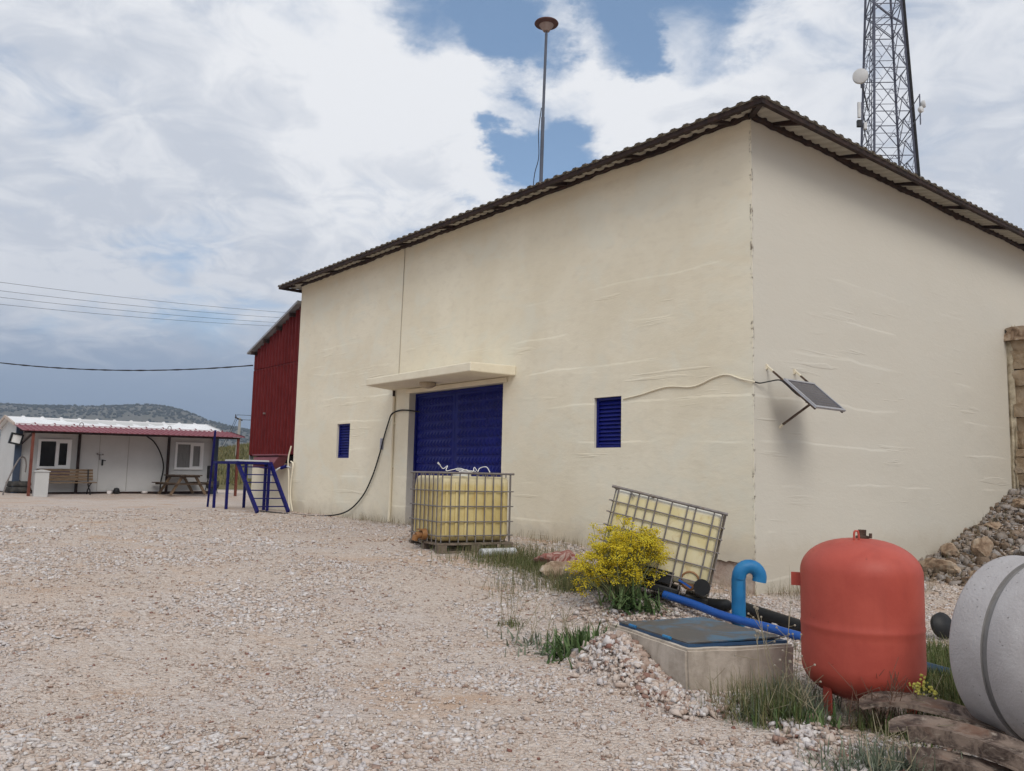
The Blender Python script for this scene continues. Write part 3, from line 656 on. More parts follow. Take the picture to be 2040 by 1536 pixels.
# ------------------------------------------------------------------ prefabricated cabin with porch
MC = Matrix(((.755, .656, 0, -17.52), (.656, -.755, 0, 30.5), (.0155, 0, 1, 0), (0, 0, 0, 1)))        # (a along the front, b toward the yard, z)
CB = thing('prefab_cabin', MC @ Vector((3.6, -3, 0)), 'long low white prefabricated cabin with red porch roof', 'cabin')
wb = -1.5
c = MB(MC); c.box((-.2, -4.9, .14), (7.4, wb, 2.60)); c.add([(-.2, wb, 2.6), (-.2, -4.9, 2.6), (-.2, -3.2, 3.03), (7.4, wb, 2.6), (7.4, -4.9, 2.6), (7.4, -3.2, 3.03)], [(0, 1, 2), (3, 5, 4), (0, 2, 5, 3), (1, 4, 5, 2)])
c.build('wall', M_WHITE, CB)
M_JOINT = mat('panel_joint', [(.33, .32, .30), (.40, .39, .37)], 3, .7)
for a in (2.70, 3.80): c = MB(MC); c.box((a-.012, wb, .16), (a+.012, wb+.008, 2.58)); c.build('panel_joint', M_JOINT, CB)
c = MB(MC); c.box((-.2, wb-.02, -.1), (7.42, wb+.05, .13)); c.box((-.22, -4.9, -.1), (-.16, wb, .13)); c.build('base_frame', M_DARKSTEEL, CB)
def ribroof(m, a0, a1, fn, pitch, w, h, under):
    u = a0; V = []
    while u < a1: V += [(u, 0), (u+pitch-w, 0), (u+pitch-w*.7, h), (u+pitch-w*.3, h)]; u += pitch
    V.append((a1, 0)); P = []
    for (a, hh) in V: a = min(a, a1); P += [Vector(fn(a, 0))+Vector((0, 0, hh)), Vector(fn(a, 1))+Vector((0, 0, hh)), Vector(fn(a, 1))-Vector((0, 0, under)), Vector(fn(a, 0))-Vector((0, 0, under))]
    F4 = []
    for i in range(len(V)-1):
        for k in range(4): F4.append((4*i+k, 4*i+(k+1) % 4, 4*i+4+(k+1) % 4, 4*i+4+k))
    F4 += [(0, 1, 2, 3), (4*len(V)-4, 4*len(V)-3, 4*len(V)-2, 4*len(V)-1)]
    m.add(P, F4)
def sag(a): return .15*math.sin(math.pi*min(1, max(0, (a+.3)/7.8)))**1.5
c = MB(MC); ribroof(c, -.36, 7.55, lambda a, t: (a, -3.2+1.85*t, 3.08-sag(a)*(1-t)-.35*t), .68, .16, .045, .05); c.build('roof', M_WROOF, CB)
c = MB(MC); ribroof(c, -.36, 7.55, lambda a, t: (a, -3.2-1.85*t, 3.08-.42*t), .68, .16, .045, .05); c.build('roof', M_WROOF, CB)
c = MB(MC); c.bar((-.39, -3.2, 3.07), (-.39, -1.35, 2.72), .05, .10); c.bar((-.39, -3.2, 3.07), (-.39, -5.05, 2.65), .05, .10); c.build('verge_trim', mat('verge_trim', [(.42, .33, .27), (.55, .48, .42)], 5, .7), CB)
c = MB(MC); ribroof(c, -.32, 7.62, lambda a, t: (a, -1.42+.06*t, 2.75-.01*t), .68, .10, .05, .07); c.build('flashing', M_REDSHEET2, CB)
c = MB(MC); ribroof(c, -.38, 7.95, lambda a, t: (a, -1.36+1.62*t, 2.69-.255*t), .2, .07, .035, .012); PR = c.build('porch_roof', M_REDSHEET2, CB)
c = MB(MC); c.bar((-.30, .10, 2.38), (7.8, .10, 2.38), .05, .07); c.bar((-.3, -.65, 2.46), (7.8, -.65, 2.46), .05, .06); c.build('porch_rafters', M_DARKSTEEL, CB)
for (a, b, m) in ((0, .08, M_BROWNSTEEL), (7.74, .08, M_BROWNSTEEL), (1.93, wb+.06, M_DARKSTEEL), (5.38, wb+.06, M_DARKSTEEL)):
    c = MB(MC); c.box((a-.045, b-.045, -.1), (a+.045, b+.045, 2.40)); c.build('post', m, CB)
for a in (-.17, 7.36):
    c = MB(MC); c.box((a-.11, wb+.02, .0), (a+.11, wb+.14, 2.62)); c.build('corner_column', mat('slate_blue_paint', [(.03, .045, .075), (.05, .07, .11)], 4, .5), CB)
c = MB(MC); c.bar((-.1, wb+.1, 1.95), (-.0, .05, 2.36), .05, .06); c.build('brace', M_DARKSTEEL, CB); c = MB(MC); c.bar((7.3, wb+.1, 1.9), (6.7, -.1, 2.4), .05, .06); c.build('brace', M_DARKSTEEL, CB); c = MB(MC); c.bar((-.1, wb+.1, .62), (.45, wb+.1, .15), .06, .06); c.build('brace', M_DARKSTEEL, CB)
for (a0, a1, zz0, zz1, gm) in ((.50, 1.66, 1.04, 2.18, M_GLASS), (5.66, 6.86, 1.04, 2.20, M_CURTAIN)):
    q = wb+.004; c = MB(MC); am = a0+(a1-a0)*.58; t = .09
    c.box((a0, q, zz0), (a0+t, q+.07, zz1)); c.box((a1-t, q, zz0), (a1, q+.07, zz1)); c.box((a0+t, q, zz0), (a1-t, q+.07, zz0+t)); c.box((a0+t, q, zz1-t), (a1-t, q+.07, zz1)); c.box((am-.06, q, zz0+t), (am+.06, q+.068, zz1-t))
    c.box((am+.06, q, zz0+t), (a1-t, q+.055, zz0+t+.05)); c.box((am+.06, q, zz1-t-.06), (a1-t, q+.055, zz1-t)); c.box((a1-t-.05, q, zz0+t+.05), (a1-t, q+.055, zz1-t-.06))
    wo = c.build('window', M_PVC, CB)
    for (e0, e1) in ((a0+t, am-.06), (am+.06, a1-t)): c = MB(MC); c.box((e0, q, zz0+t), (e1, q+.02, zz1-t)); c.build('pane', gm, wo)
c = MB(MC); c.box((2.74, wb+.002, .18), (3.78, wb+.006, 2.30)); do = c.build('door', M_WHITE, CB)
c = MB(MC); c.box((2.80, wb+.006, 1.18), (2.86, wb+.05, 1.42)); c.box((2.86, wb+.02, 1.36), (2.95, wb+.05, 1.39)); c.build('handle', M_BLACK, do)
c = MB(MC); c.bar((2.62, wb+.05, 1.62), (2.80, wb+.05, 1.60), .02); c.bar((2.70, wb+.05, 1.62), (2.72, wb+.06, 1.40), .035); c.lathe([(.0, -.02), (.03, -.02), (.03, .02), (0, .02)], (2.62, wb+.06, 1.64), (0, 1, 0), 8); c.lathe([(.0, -.02), (.03, -.02), (.03, .02), (0, .02)], (2.82, wb+.06, 1.62), (0, 1, 0), 8); c.build('padlock_hasp', M_GALV, do)
sg = thing('blue_sign', MC @ Vector((1.05, wb, .9)), 'blue board with white strokes under the left cabin window', 'sign')
c = MB(MC); c.box((.49, wb+.06, .72), (1.66, wb+.09, 1.0)); c.build('panel', M_BLUE, sg)
c = MB(MC); c.bar((.74, wb+.093, .74), (.80, wb+.093, .84), .02, .006); c.bar((.85, wb+.093, .80), (.93, wb+.093, .94), .025, .006); c.bar((.84, wb+.093, .84), (.93, wb+.093, .80), .025, .006); c.build('lettering', M_PVC, sg)
cable('porch_cable', [(4.42, wb+.1, 2.42), (4.75, wb+.1, 2.18), (5.05, wb+.1, 1.7), (5.20, wb+.1, 1.15), (5.13, wb+.1, .5), (5.1, wb+.2, .12)], .028, M_CABLE, 'black cable arching down the white cabin wall beside the picnic table', 'cable', fr=MC)
cable('white_hose', [(-.75, -.2, .1), (-.65, -.3, .5), (-.45, -.5, 1.0), (-.2, -.8, 1.42), (-.02, -1.0, 1.45), (.06, -1.0, 1.2), (.05, -1.0, .9)], .03, M_GALV, 'grey hose arching over beside the blue column at the cabin corner', 'hose', fr=MC)
fl = thing('floodlight', MC @ Vector((-.4, -1.2, 2.0)), 'square black framed floodlight on the cabin corner column', 'floodlight')
o_ = Vector((-.55, -1.15, 1.98)); ax, ay, az = Vector((.97, .05, -.2))*.42, Vector((0, -.14, 0)), Vector((.2, 0, .97))*.42
c = MB(MC)
for (p, q, r) in ((o_, ax, az*.14), (o_+az*.86, ax, az*.14), (o_+az*.14, ax*.14, az*.72), (o_+ax*.86+az*.14, ax*.14, az*.72)): c.par(p, q, ay, r)
c.par(o_+ay, ax, ay*.2, az); c.build('housing', M_BLACK, fl)
c = MB(MC); c.par(o_+ax*.14+az*.14+ay*.2, ax*.72, ay*.3, az*.72); c.build('lens', M_PVC, fl)
c = MB(MC); c.bar(o_+ax*.9+ay+az*.5, (-.17, wb+.1, 2.0), .04); c.build('arm', M_DARKSTEEL, fl)
vr = (('ring-like roof fitting on the white cabin roof, towards the left', 1.95), ('small roof fitting on the white cabin roof, towards the right', 5.35))
for lb, a in vr:
    c = MB(MC); c.tube(curve([(a-.07, -1.42, 2.70), (a-.06, -1.42, 2.82), (a, -1.42, 2.86), (a+.06, -1.42, 2.82), (a+.07, -1.42, 2.70)], 5), .016, 6); tag(c.build('roof_hook', M_GALV), lb, 'hook')
# things standing round the cabin
for k, lb in ((0, 'lower tyre of the pair stacked at the cabin corner'), (1, 'upper tyre of the pair stacked at the cabin corner')):
    c = MB(); ctr = Vector((-18.62, 31.75, .04+.21*k)); ctr.z += zgf(ctr.x, ctr.y)
    R1_ = .44-.012*k; c.lathe([(R1_*.62, .02), (R1_*.8, 0), (R1_*.95, .02), (R1_, .06), (R1_*1.0, .15), (R1_*.95, .19), (R1_*.8, .21), (R1_*.62, .19), (R1_*.58, .1)], ctr, n=28, close=True)
    tag(c.build('tyre', M_RUBBER, smooth=True, loc=ctr), lb, 'tyre', 'tyres stacked at the cabin corner')
pb = thing('concrete_post', MC @ Vector((.42, .1, 0)), 'short white rectangular concrete post beside the bench', 'post')
c = MB(MC); c.box((.14, -.02, -.1), (.60, .26, .93)); c.build('shaft', M_WHITE, pb, bevel=.02)
c = MB(MC); c.add([(.11, -.05, .932), (.63, -.05, .932), (.63, .29, .932), (.11, .29, .932), (.11, -.05, .96), (.63, -.05, .96), (.63, .29, .96), (.11, .29, .96), (.37, -.05, 1.02), (.37, .29, 1.02)], [(0, 3, 2, 1), (0, 1, 5, 4), (2, 3, 7, 6), (1, 2, 6, 5), (3, 0, 4, 7), (4, 5, 8), (6, 7, 9), (5, 6, 9, 8), (7, 4, 8, 9)]); c.build('cap', M_WHITE, pb)
bn = thing('park_bench', MC @ Vector((1.5, -.7, .08)), 'brown slatted bench with iron legs in front of the dark window', 'bench')
gb = .07
for k in range(4):
    c = MB(MC); z = gb+.52+k*.115; b = -.95-k*.03; c.par((.45, b, z), (1.95, 0, 0), (0, -.035, 0), (0, -.02, .095)); c.build('back_slat', M_WOOD, bn)
for k in range(4):
    c = MB(MC); b = -.88+k*.12; c.box((.42, b, gb+.43), (2.42, b+.10, gb+.465)); c.build('seat_slat', M_WOOD, bn)
for a in (.62, 2.22):
    c = MB(MC); c.tube(curve([(a, -.5, gb-.02), (a, -.58, gb+.16), (a, -.75, gb+.25), (a, -.55, gb+.42)], 5), .025, 6); c.tube(curve([(a, -.98, gb-.02), (a, -.9, gb+.16), (a, -.75, gb+.25), (a, -.92, gb+.42), (a, -1.02, gb+.95)], 5), .025, 6); c.tube([(a, -.95, gb+.415), (a, -.42, gb+.415)], .02, 6); c.build('leg', M_BLACK, bn, smooth=True)
PTm = MC @ Matrix.Translation((5.7, -.45, .07)) @ Matrix.Rotation(R_(-3), 4, 'Z')
ptb = thing('picnic_table', PTm @ Vector((0, 0, 0)), 'weathered wooden picnic table with attached benches on the porch', 'picnic table')
for k in range(5): c = MB(PTm); x = -.44+k*.18; c.box((x, -.9, .72), (x+.165, .85, .765)); c.build('top_plank', M_DWOOD, ptb)
for x in (-.92, .64):
    for k in range(2): c = MB(PTm); c.box((x+k*.15, -.9, .42), (x+k*.15+.135, .85, .46)); c.build('seat_plank', M_DWOOD, ptb)
for y in (-.6, .6):
    for sg_ in (-1, 1): c = MB(PTm); c.bar((sg_*.26, y, .72), (sg_*.72, y, -.03), .10, .06, up=(0, 1, 0)); c.build('leg', M_WOOD, ptb)
    c = MB(PTm); c.box((-.90, y+.04, .36), (.90, y+.09, .42)); c.box((-.42, y+.04, .66), (.42, y+.09, .72)); c.build('cross_beam', M_DWOOD, ptb)
gr = thing('barbecue_drum', MC @ Vector((7.05, -.75, .1)), 'black barbecue drum standing on legs beside the picnic table', 'barbecue')
c = MB(MC); c.lathe([(0, .62), (.2, .62), (.21, .7), (.21, 1.14), (.19, 1.17), (0, 1.17)], (7.02, -.75, .05), n=20); c.build('drum', M_BLACK, gr, smooth=True)
for (dx, dy) in ((-.15, .15), (.15, .15), (-.15, -.15), (.15, -.15)): c = MB(MC); c.bar((7.02+dx*.7, -.75+dy*.7, .7), (7.02+dx*1.3, -.75+dy*1.3, .06), .03); c.build('leg', M_BLACK, gr)
c = MB(MC); c.tube([(6.8, -.62, .42), (7.24, -.62, .42)], .16, 14); c.build('ash_pot', M_RUBBER, gr, smooth=True)
bl = MB(); p0 = on(*(MC @ Vector((3.35, -1.15, 0))).xy); bl.lathe([(0, .15), (.09, .12), (.13, 0), (.09, -.1), (0, -.13)], p0+Vector((0, 0, .11)), n=12); tag(bl.build('black_pot', M_BLACK, smooth=True, loc=p0), 'small round black pot on the ground by the cabin door', 'pot')
for (a, b, s, lb) in ((3.05, -1.1, .09, 'small pale stone beside the black pot'), (4.45, -1.2, .12, 'flat pale stone at the foot of the cabin wall')):
    pp = on(*(MC @ Vector((a, b, 0))).xy); o2 = stones('pale_stone', np.array([[0, 0, .03]]), np.array([s*2.2]), M_STONE, rnd=np.array([.9])); o2.location = pp; tag(o2, lb, 'stone')

# ================================================================== things in the yard
def ibc_cage_lines(c, Lx, Ly, H, nx_, ny_, hz_, r=.011, o=.012):
    for y in (-o, Ly+o):
        for k in range(nx_):
            x = Lx*(.03+.94*k/(nx_-1)); c.tube([(x, y, .0), (x, y, H)], r, 6)
        for z in hz_: c.tube([(-.03, y, z), (Lx+.03, y, z)], r, 6)
    for x in (-o, Lx+o):
        for k in range(ny_):
            y = Ly*(.05+.9*k/(ny_-1)); c.tube([(x, y, .0), (x, y, H)], r, 6)
        for z in hz_: c.tube([(x, -.03, z), (x, Ly+.03, z)], r, 6)
def tank_mat(name, low, high, band, zlo, zhi, stain, axis=(0, 0, 1), off=0., kk=1.):
    m, g = newmat(name, .45, .4); o = g.obj(); mp = g.n('ShaderNodeMapping'); g.l(o, mp.inputs[0])
    n1 = g.noise(o, 2.2, 5, .6, .5); n2 = g.noise(o, 5, 6, .65, 1.0, (1, 1, .6), (3, 3, 1))
    c = g.mix(g.ss(n1, .32, .68), low, high)
    c = g.mix(g.math('MULTIPLY', g.ss(n2, .54, .74), .75), c, stain)
    dt = g.n('ShaderNodeVectorMath', operation='DOT_PRODUCT'); g.l(o, dt.inputs[0]); dt.inputs[1].default_value = axis; hgt = g.math('MULTIPLY', g.math('ADD', dt.outputs['Value'], off), 1/kk)
    c = g.mix(g.math('MULTIPLY', g.ss(g.math('ADD', hgt, g.math('MULTIPLY', g.math('SUBTRACT', n1, .5), .06)), zlo, zhi), .8), c, band)
    g.l(c, g.b.inputs['Base Color']); g.b.inputs['Subsurface Weight'].default_value = 0
    return m
def rounded_box(name, a, b, m, parent, M, r=.06, waves=True):
    bm = bmesh.new(); bmesh.ops.create_cube(bm, size=1)
    for v in bm.verts: v.co = Vector([a[i]+(v.co[i]+.5)*(b[i]-a[i]) for i in range(3)])
    bmesh.ops.bevel(bm, geom=bm.edges[:], offset=r, segments=4, affect='EDGES', profile=.5)
    mb = MB(M); bm.verts.ensure_lookup_table(); mb.add([v.co.copy() for v in bm.verts], [tuple(v.index for v in f.verts) for f in bm.faces]); bm.free()
    return mb.build(name, m, parent, smooth=True)
def cpix(x, y, dep): return camo.matrix_world.translation + (Fw + Rt*((x-1020)/1654.3) - Up*((y-768)/1654.3))*dep
# --- upright yellow tank in front of the door
K = 1.09
yaw = .50; MI = Matrix(((math.cos(yaw)*K, -math.sin(yaw)*K, 0, -1.09), (math.sin(yaw)*K, math.cos(yaw)*K, 0, 13.05), (0, 0, K, .10), (0, 0, 0, 1)))
I1 = thing('caged_water_tank', MI @ Vector((.6, .5, -.15)), 'upright yellow plastic tank in wire cage on wooden pallet before the blue door', 'tank')
LX, LY, HH = 1.17, 1.03, 1.0
m1 = tank_mat('yellowed_plastic', (.40, .31, .12), (.50, .40, .175), (.52, .44, .24), -9, -8, (.44, .32, .12))
m1 = tank_mat('yellowed_plastic', (.56, .44, .18), (.66, .545, .26), (.64, .56, .36), 1.03, 1.12, (.55, .39, .14))
tk1 = rounded_box('bottle', (.02, .02, .02), (LX-.02, LY-.02, .955), m1, I1, MI, .075)
c = MB(MI)
for i in range(7):                                                    # moulded ribs between the cage tubes
    x = .12+i*.155; c.tube([(x, .022, .10), (x, .014, .16), (x, .014, .80), (x, .022, .87)], .024, 8)
for i in range(6):
    y = .12+i*.155; c.tube([(.022, y, .10), (.014, y, .16), (.014, y, .80), (.022, y, .87)], .024, 8)
c.build('moulded_ribs', m1, tk1, smooth=True)
c = MB(MI); c.lathe([(.14, .95), (.14, .985), (.12, 1.0), (0, 1.0)], (LX*.5, LY*.5, 0), n=20); c.build('filler_cap', M_DIRTYWHITE, tk1, smooth=True)
c = MB(MI); ibc_cage_lines(c, LX, LY, 1.0, 9, 7, (.10, .30, .52, .74), .0095)
c.build('cage', M_GALV, I1, smooth=True)
c = MB(MI)
for a, b in (((-.03, -.02, 1.0), (LX+.03, -.02, 1.0)), ((-.03, LY+.02, 1.0), (LX+.03, LY+.02, 1.0)), ((-.02, -.02, 1.0), (-.02, LY+.02, 1.0)), ((LX+.02, -.02, 1.0), (LX+.02, LY+.02, 1.0)), ((LX*.33, -.02, 1.0), (LX*.33, LY, 1.0)), ((LX*.67, -.02, 1.0), (LX*.67, LY, 1.0))): c.tube([a, b], .015, 8)
c.build('top_frame', M_GALV, I1, smooth=True)
c = MB(MI); c.tube([(-.02, .42, .10), (-.09, .42, .10)], [.085, .075], 12); c.tube([(-.09, .42, .10), (-.17, .42, .08)], .05, 10); c.tube([(-.17, .42, .09), (-.19, .42, .01)], .045, 10); c.bar((-.12, .34, .17), (-.10, .52, .165), .035, .02); c.build('valve', M_RUSTBROWN, I1, smooth=True)
pal = bpy.data.objects.new('pallet', None); COL.objects.link(pal); pal.parent = I1; WL[pal.name] = WL[I1.name]
for k in range(6):
    c = MB(MI); y = -.04+k*.185; c.box((-.03, y, -.03), (LX+.03, y+.12, -.004)); c.build('deck_board', M_GWOOD, pal)
for y in (-.035, LY*.5-.05, LY-.065):
    for x in (-.02, LX*.5-.07, LX-.12): c = MB(MI); c.box((x, y, -.115), (x+.145, y+.10, -.031)); c.build('block', M_GWOOD, pal)
    c = MB(MI); c.box((-.03, y, -.14), (LX+.03, y+.10, -.116)); c.build('runner', M_GWOOD, pal)
c = MB(MI); q = Vector((.28, .3, 1.0)); w_ = random.Random(5)
strand = [(.06, .25, 1.14), (.10, .22, 1.10), (.05, .2, 1.15), (.15, .25, 1.06), (.20, .2, 1.10), (.16, .15, 1.03), (.30, .2, 1.05), (.45, .3, 1.07), (.58, .15, 1.02), (.64, .2, 1.09), (.70, .2, 1.03), (.78, .3, 1.08), (.84, .2, 1.10), (.88, .15, 1.02)]
c.tube(curve(strand, 6), .006, 5); c.tube(curve([(.35, .1, 1.02), (.5, .2, 1.05), (.62, .3, 1.02), (.5, .4, 1.03), (.4, .3, 1.05), (.62, .1, 1.03)], 6), .006, 5)
tag(c.build('tangled_wire', M_PVC, smooth=True), 'tangle of thin white wire lying on top of the upright caged tank', 'wire')
# --- leaning tank by the corner, no wooden pallet
def cpix(x, y, dep): return camo.matrix_world.translation + (Fw + Rt*((x-1020)/1654.3) - Up*((y-768)/1654.3))*dep
dep = 10.0
bl_, br_, tl_ = cpix(1189, 1130, dep), cpix(1400, 1185, dep), cpix(1215, 967, dep+.13)
vx = (br_-bl_); Lw = vx.length; vx.normalize(); vz = tl_-bl_; vz -= vx*vz.dot(vx); Hh = vz.length; vz.normalize(); vy = vz.cross(vx)
vx2 = (vx*math.cos(R_(-15))+vy*math.sin(R_(-15))); vy2 = vz.cross(vx2)
k2 = Lw/1.17
MJ = Matrix(((vx2.x*k2, vy2.x*k2, vz.x*k2, bl_.x), (vx2.y*k2, vy2.y*k2, vz.y*k2, bl_.y), (vx2.z*k2, vy2.z*k2, vz.z*k2, bl_.z), (0, 0, 0, 1)))
I2 = thing('caged_water_tank', on(*(MJ @ Vector((.6, .5, 0))).xy), 'tilted yellow and white plastic tank in wire cage behind the yellow shrub', 'tank')
H2 = Hh/k2
m2b = tank_mat('translucent_plastic', (.62, .53, .26), (.70, .63, .42), (.78, .76, .70), .80, .86, (.46, .30, .11), tuple(vz), (WL[I2.name]-bl_).dot(vz), k2)
tk2 = rounded_box('bottle', (.005, .005, .06), (1.16, .98, H2-.005), m2b, I2, MJ, .06)
# cage irregular as in the photo
c = MB(MJ)
vxs = [.035, .155, .235, .325, .41, .55, .70, .775, .945, 1.02]; vxs = [v*1.17/1.04 for v in vxs]
for x in vxs: c.tube([(x, -.015, .0), (x, -.015, H2)], .0085, 6); c.tube([(x, 1.02, 0), (x, 1.02, H2)], .0105, 6)
for z in (.14, .335, .53, .69, .83):
    z = z/1.0*H2; c.tube([(-.04, -.015, z), (1.20, -.015, z)], .0078, 6); c.tube([(-.03, 1.02, z), (1.20, 1.02, z)], .0095, 6)
    for x in (-.015, 1.185): c.tube([(x, -.03, z), (x, 1.03, z)], .0095, 6)
for y in (.22, .48, .74, .97):
    for x in (-.015, 1.185): c.tube([(x, y, 0), (x, y, H2)], .0095, 6)
c.build('cage', M_GALV, I2, smooth=True)
c = MB(MJ)
for a, b in (((-.04, -.02, H2), (1.20, -.02, H2)), ((-.04, 1.02, H2), (1.20, 1.02, H2)), ((-.02, -.02, H2), (-.02, 1.02, H2)), ((1.18, -.02, H2), (1.18, 1.02, H2)), ((.4, -.02, H2), (.62, 1.02, H2))): c.tube([a, b], .016, 8)
c.bar((.16, -.02, H2-.01), (.22, -.03, H2-.05), .015); c.build('top_frame', M_GALV, I2, smooth=True)
c = MB(MJ); c.box((-.02, -.03, -.075), (.88, .99, -.0)); c.box((.95, -.03, -.11), (1.19, .99, -.02)); c.build('base_tray', M_BLACK, I2, bevel=.015)
c = MB(MJ); c.box((.32, -.008, .03), (.80, .02, .155)); c.build('label_plate', M_BLACK, I2)
c = MB(MJ); c.lathe([(.0, .0), (.10, .0), (.10, .035), (.085, .04), (.08, .02), (0, .015)], (.97, .03, .12), (0, -1, 0), 22); c.build('drain_recess', M_RUSTBROWN, I2, smooth=True)
c = MB(MJ); c.tube([(1.10, .06, .09), (1.10, -.08, .09)], .075, 14); c.tube([(1.10, -.08, .09), (1.10, -.11, .09)], .085, 14); c.build('drain_cap', M_BLACK, I2, smooth=True)
c = MB(MJ); c.bar((.86, -.03, .10), (1.0, -.06, .055), .03, .02); c.build('valve_handle', M_HOSE, I2)

# --- concrete chamber with blue steel lid
NB = Vector((1.35, 6.38, 0)); cx = Vector((.953, .303, 0)).normalized(); cy = Vector((-.40, .92, 0)).normalized()
MM = Matrix(((cx.x, cy.x, 0, NB.x), (cx.y, cy.y, 0, NB.y), (0, 0, 1, 0), (0, 0, 0, 1)))
CH = thing('concrete_chamber', MM @ Vector((.48, .57, -.45)), 'low square concrete chamber with dented blue steel lid', 'chamber')
c = MB(MM); nxx, nyy = 12, 14
V = []; Lc, Dc, zt = .95, 1.15, -.105
def cbox(m, a, b, seg=.07, amp=.012, seed=0):
    bm = bmesh.new(); bmesh.ops.create_cube(bm, size=1)
    for v in bm.verts: v.co = Vector([a[i]+(v.co[i]+.5)*(b[i]-a[i]) for i in range(3)])
    bmesh.ops.bevel(bm, geom=bm.edges[:], offset=.018, segments=2, affect='EDGES')
    bmesh.ops.subdivide_edges(bm, edges=[e for e in bm.edges if e.calc_length() > .2], cuts=9, use_grid_fill=True)
    for v in bm.verts:
        v.co += Vector([mnoise.noise(v.co*4+Vector((seed+i*9, 0, 0)))*amp + mnoise.noise(v.co*13+Vector((seed+i*5, 3, 0)))*amp*.4 for i in range(3)])
    bm.verts.index_update(); m.add([v.co.copy() for v in bm.verts], [tuple(v.index for v in f.verts) for f in bm.faces]); bm.free()
cbox(c, (0, 0, -.75), (Lc, Dc, zt))
mc, g = newmat('chamber_concrete', .93, .15); o = g.obj(); n1 = g.noise(o, 4, 6, .65, .3); n2 = g.noise(o, 5, 5, .6, .2, (1.6, 1.6, .35), (2, 1, 0)); n3 = g.noise(o, 22, 6, .7)
cc = g.mix(g.ss(n1, .3, .7), (.34, .29, .235), (.52, .455, .385)); cc = g.mix(g.math('MULTIPLY', g.ss(n2, .45, .68), .5), cc, (.25, .21, .17))
gm = g.n('ShaderNodeNewGeometry'); sn = g.n('ShaderNodeSeparateXYZ'); g.l(gm.outputs['Normal'], sn.inputs[0]); cc = g.mix(g.math('MULTIPLY', g.ss(sn.outputs[2], .6, .95), .55), cc, (.66, .58, .48)); g.l(cc, g.b.inputs['Base Color']); g.bump(g.math('ADD', n3, n1), .6, .01)  # upward faces get a paler colour, imitating light from above
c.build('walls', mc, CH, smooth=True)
mlid, g = newmat('worn_blue_lid', .5, .4); o = g.obj(); n1 = g.noise(o, 2.4, 7, .68, .8); n2 = g.noise(o, 5, 7, .7, .5, None, (4, 2, 0))
cc = g.mix(g.ss(n1, .45, .60), (.075, .072, .07), (.05, .125, .20)); cc = g.mix(g.math('MULTIPLY', g.ss(n2, .53, .70), .7), cc, (.15, .105, .08)); g.l(cc, g.b.inputs['Base Color']); g.bump(n1, .25, .02)
c = MB(MM); zl = zt+.012; c.par((.06, .07, zl+.012), (.84, .03, .012), (-.02, .96, .0), (0, 0, .010)); lid = c.build('lid', mlid, CH)
c = MB(MM); c.box((.05, .06, zl-.01), (.12, 1.06, zl+.012)); c.box((.12, .06, zl-.01), (.93, .12, zl+.010)); c.box((.87, .12, zl-.01), (.93, 1.06, zl+.011)); c.box((.12, 1.0, zl-.01), (.87, 1.06, zl+.010)); c.build('lid_frame', mat('old_blue_paint', [(.02, .055, .12), (.04, .09, .17)], 8, .5), CH)
for y in (.28, .78): c = MB(MM); c.tube([(.045, y, zl+.02), (.045, y+.1, zl+.02)], .012, 8); c.build('hinge', M_PIPEBLUE, lid)

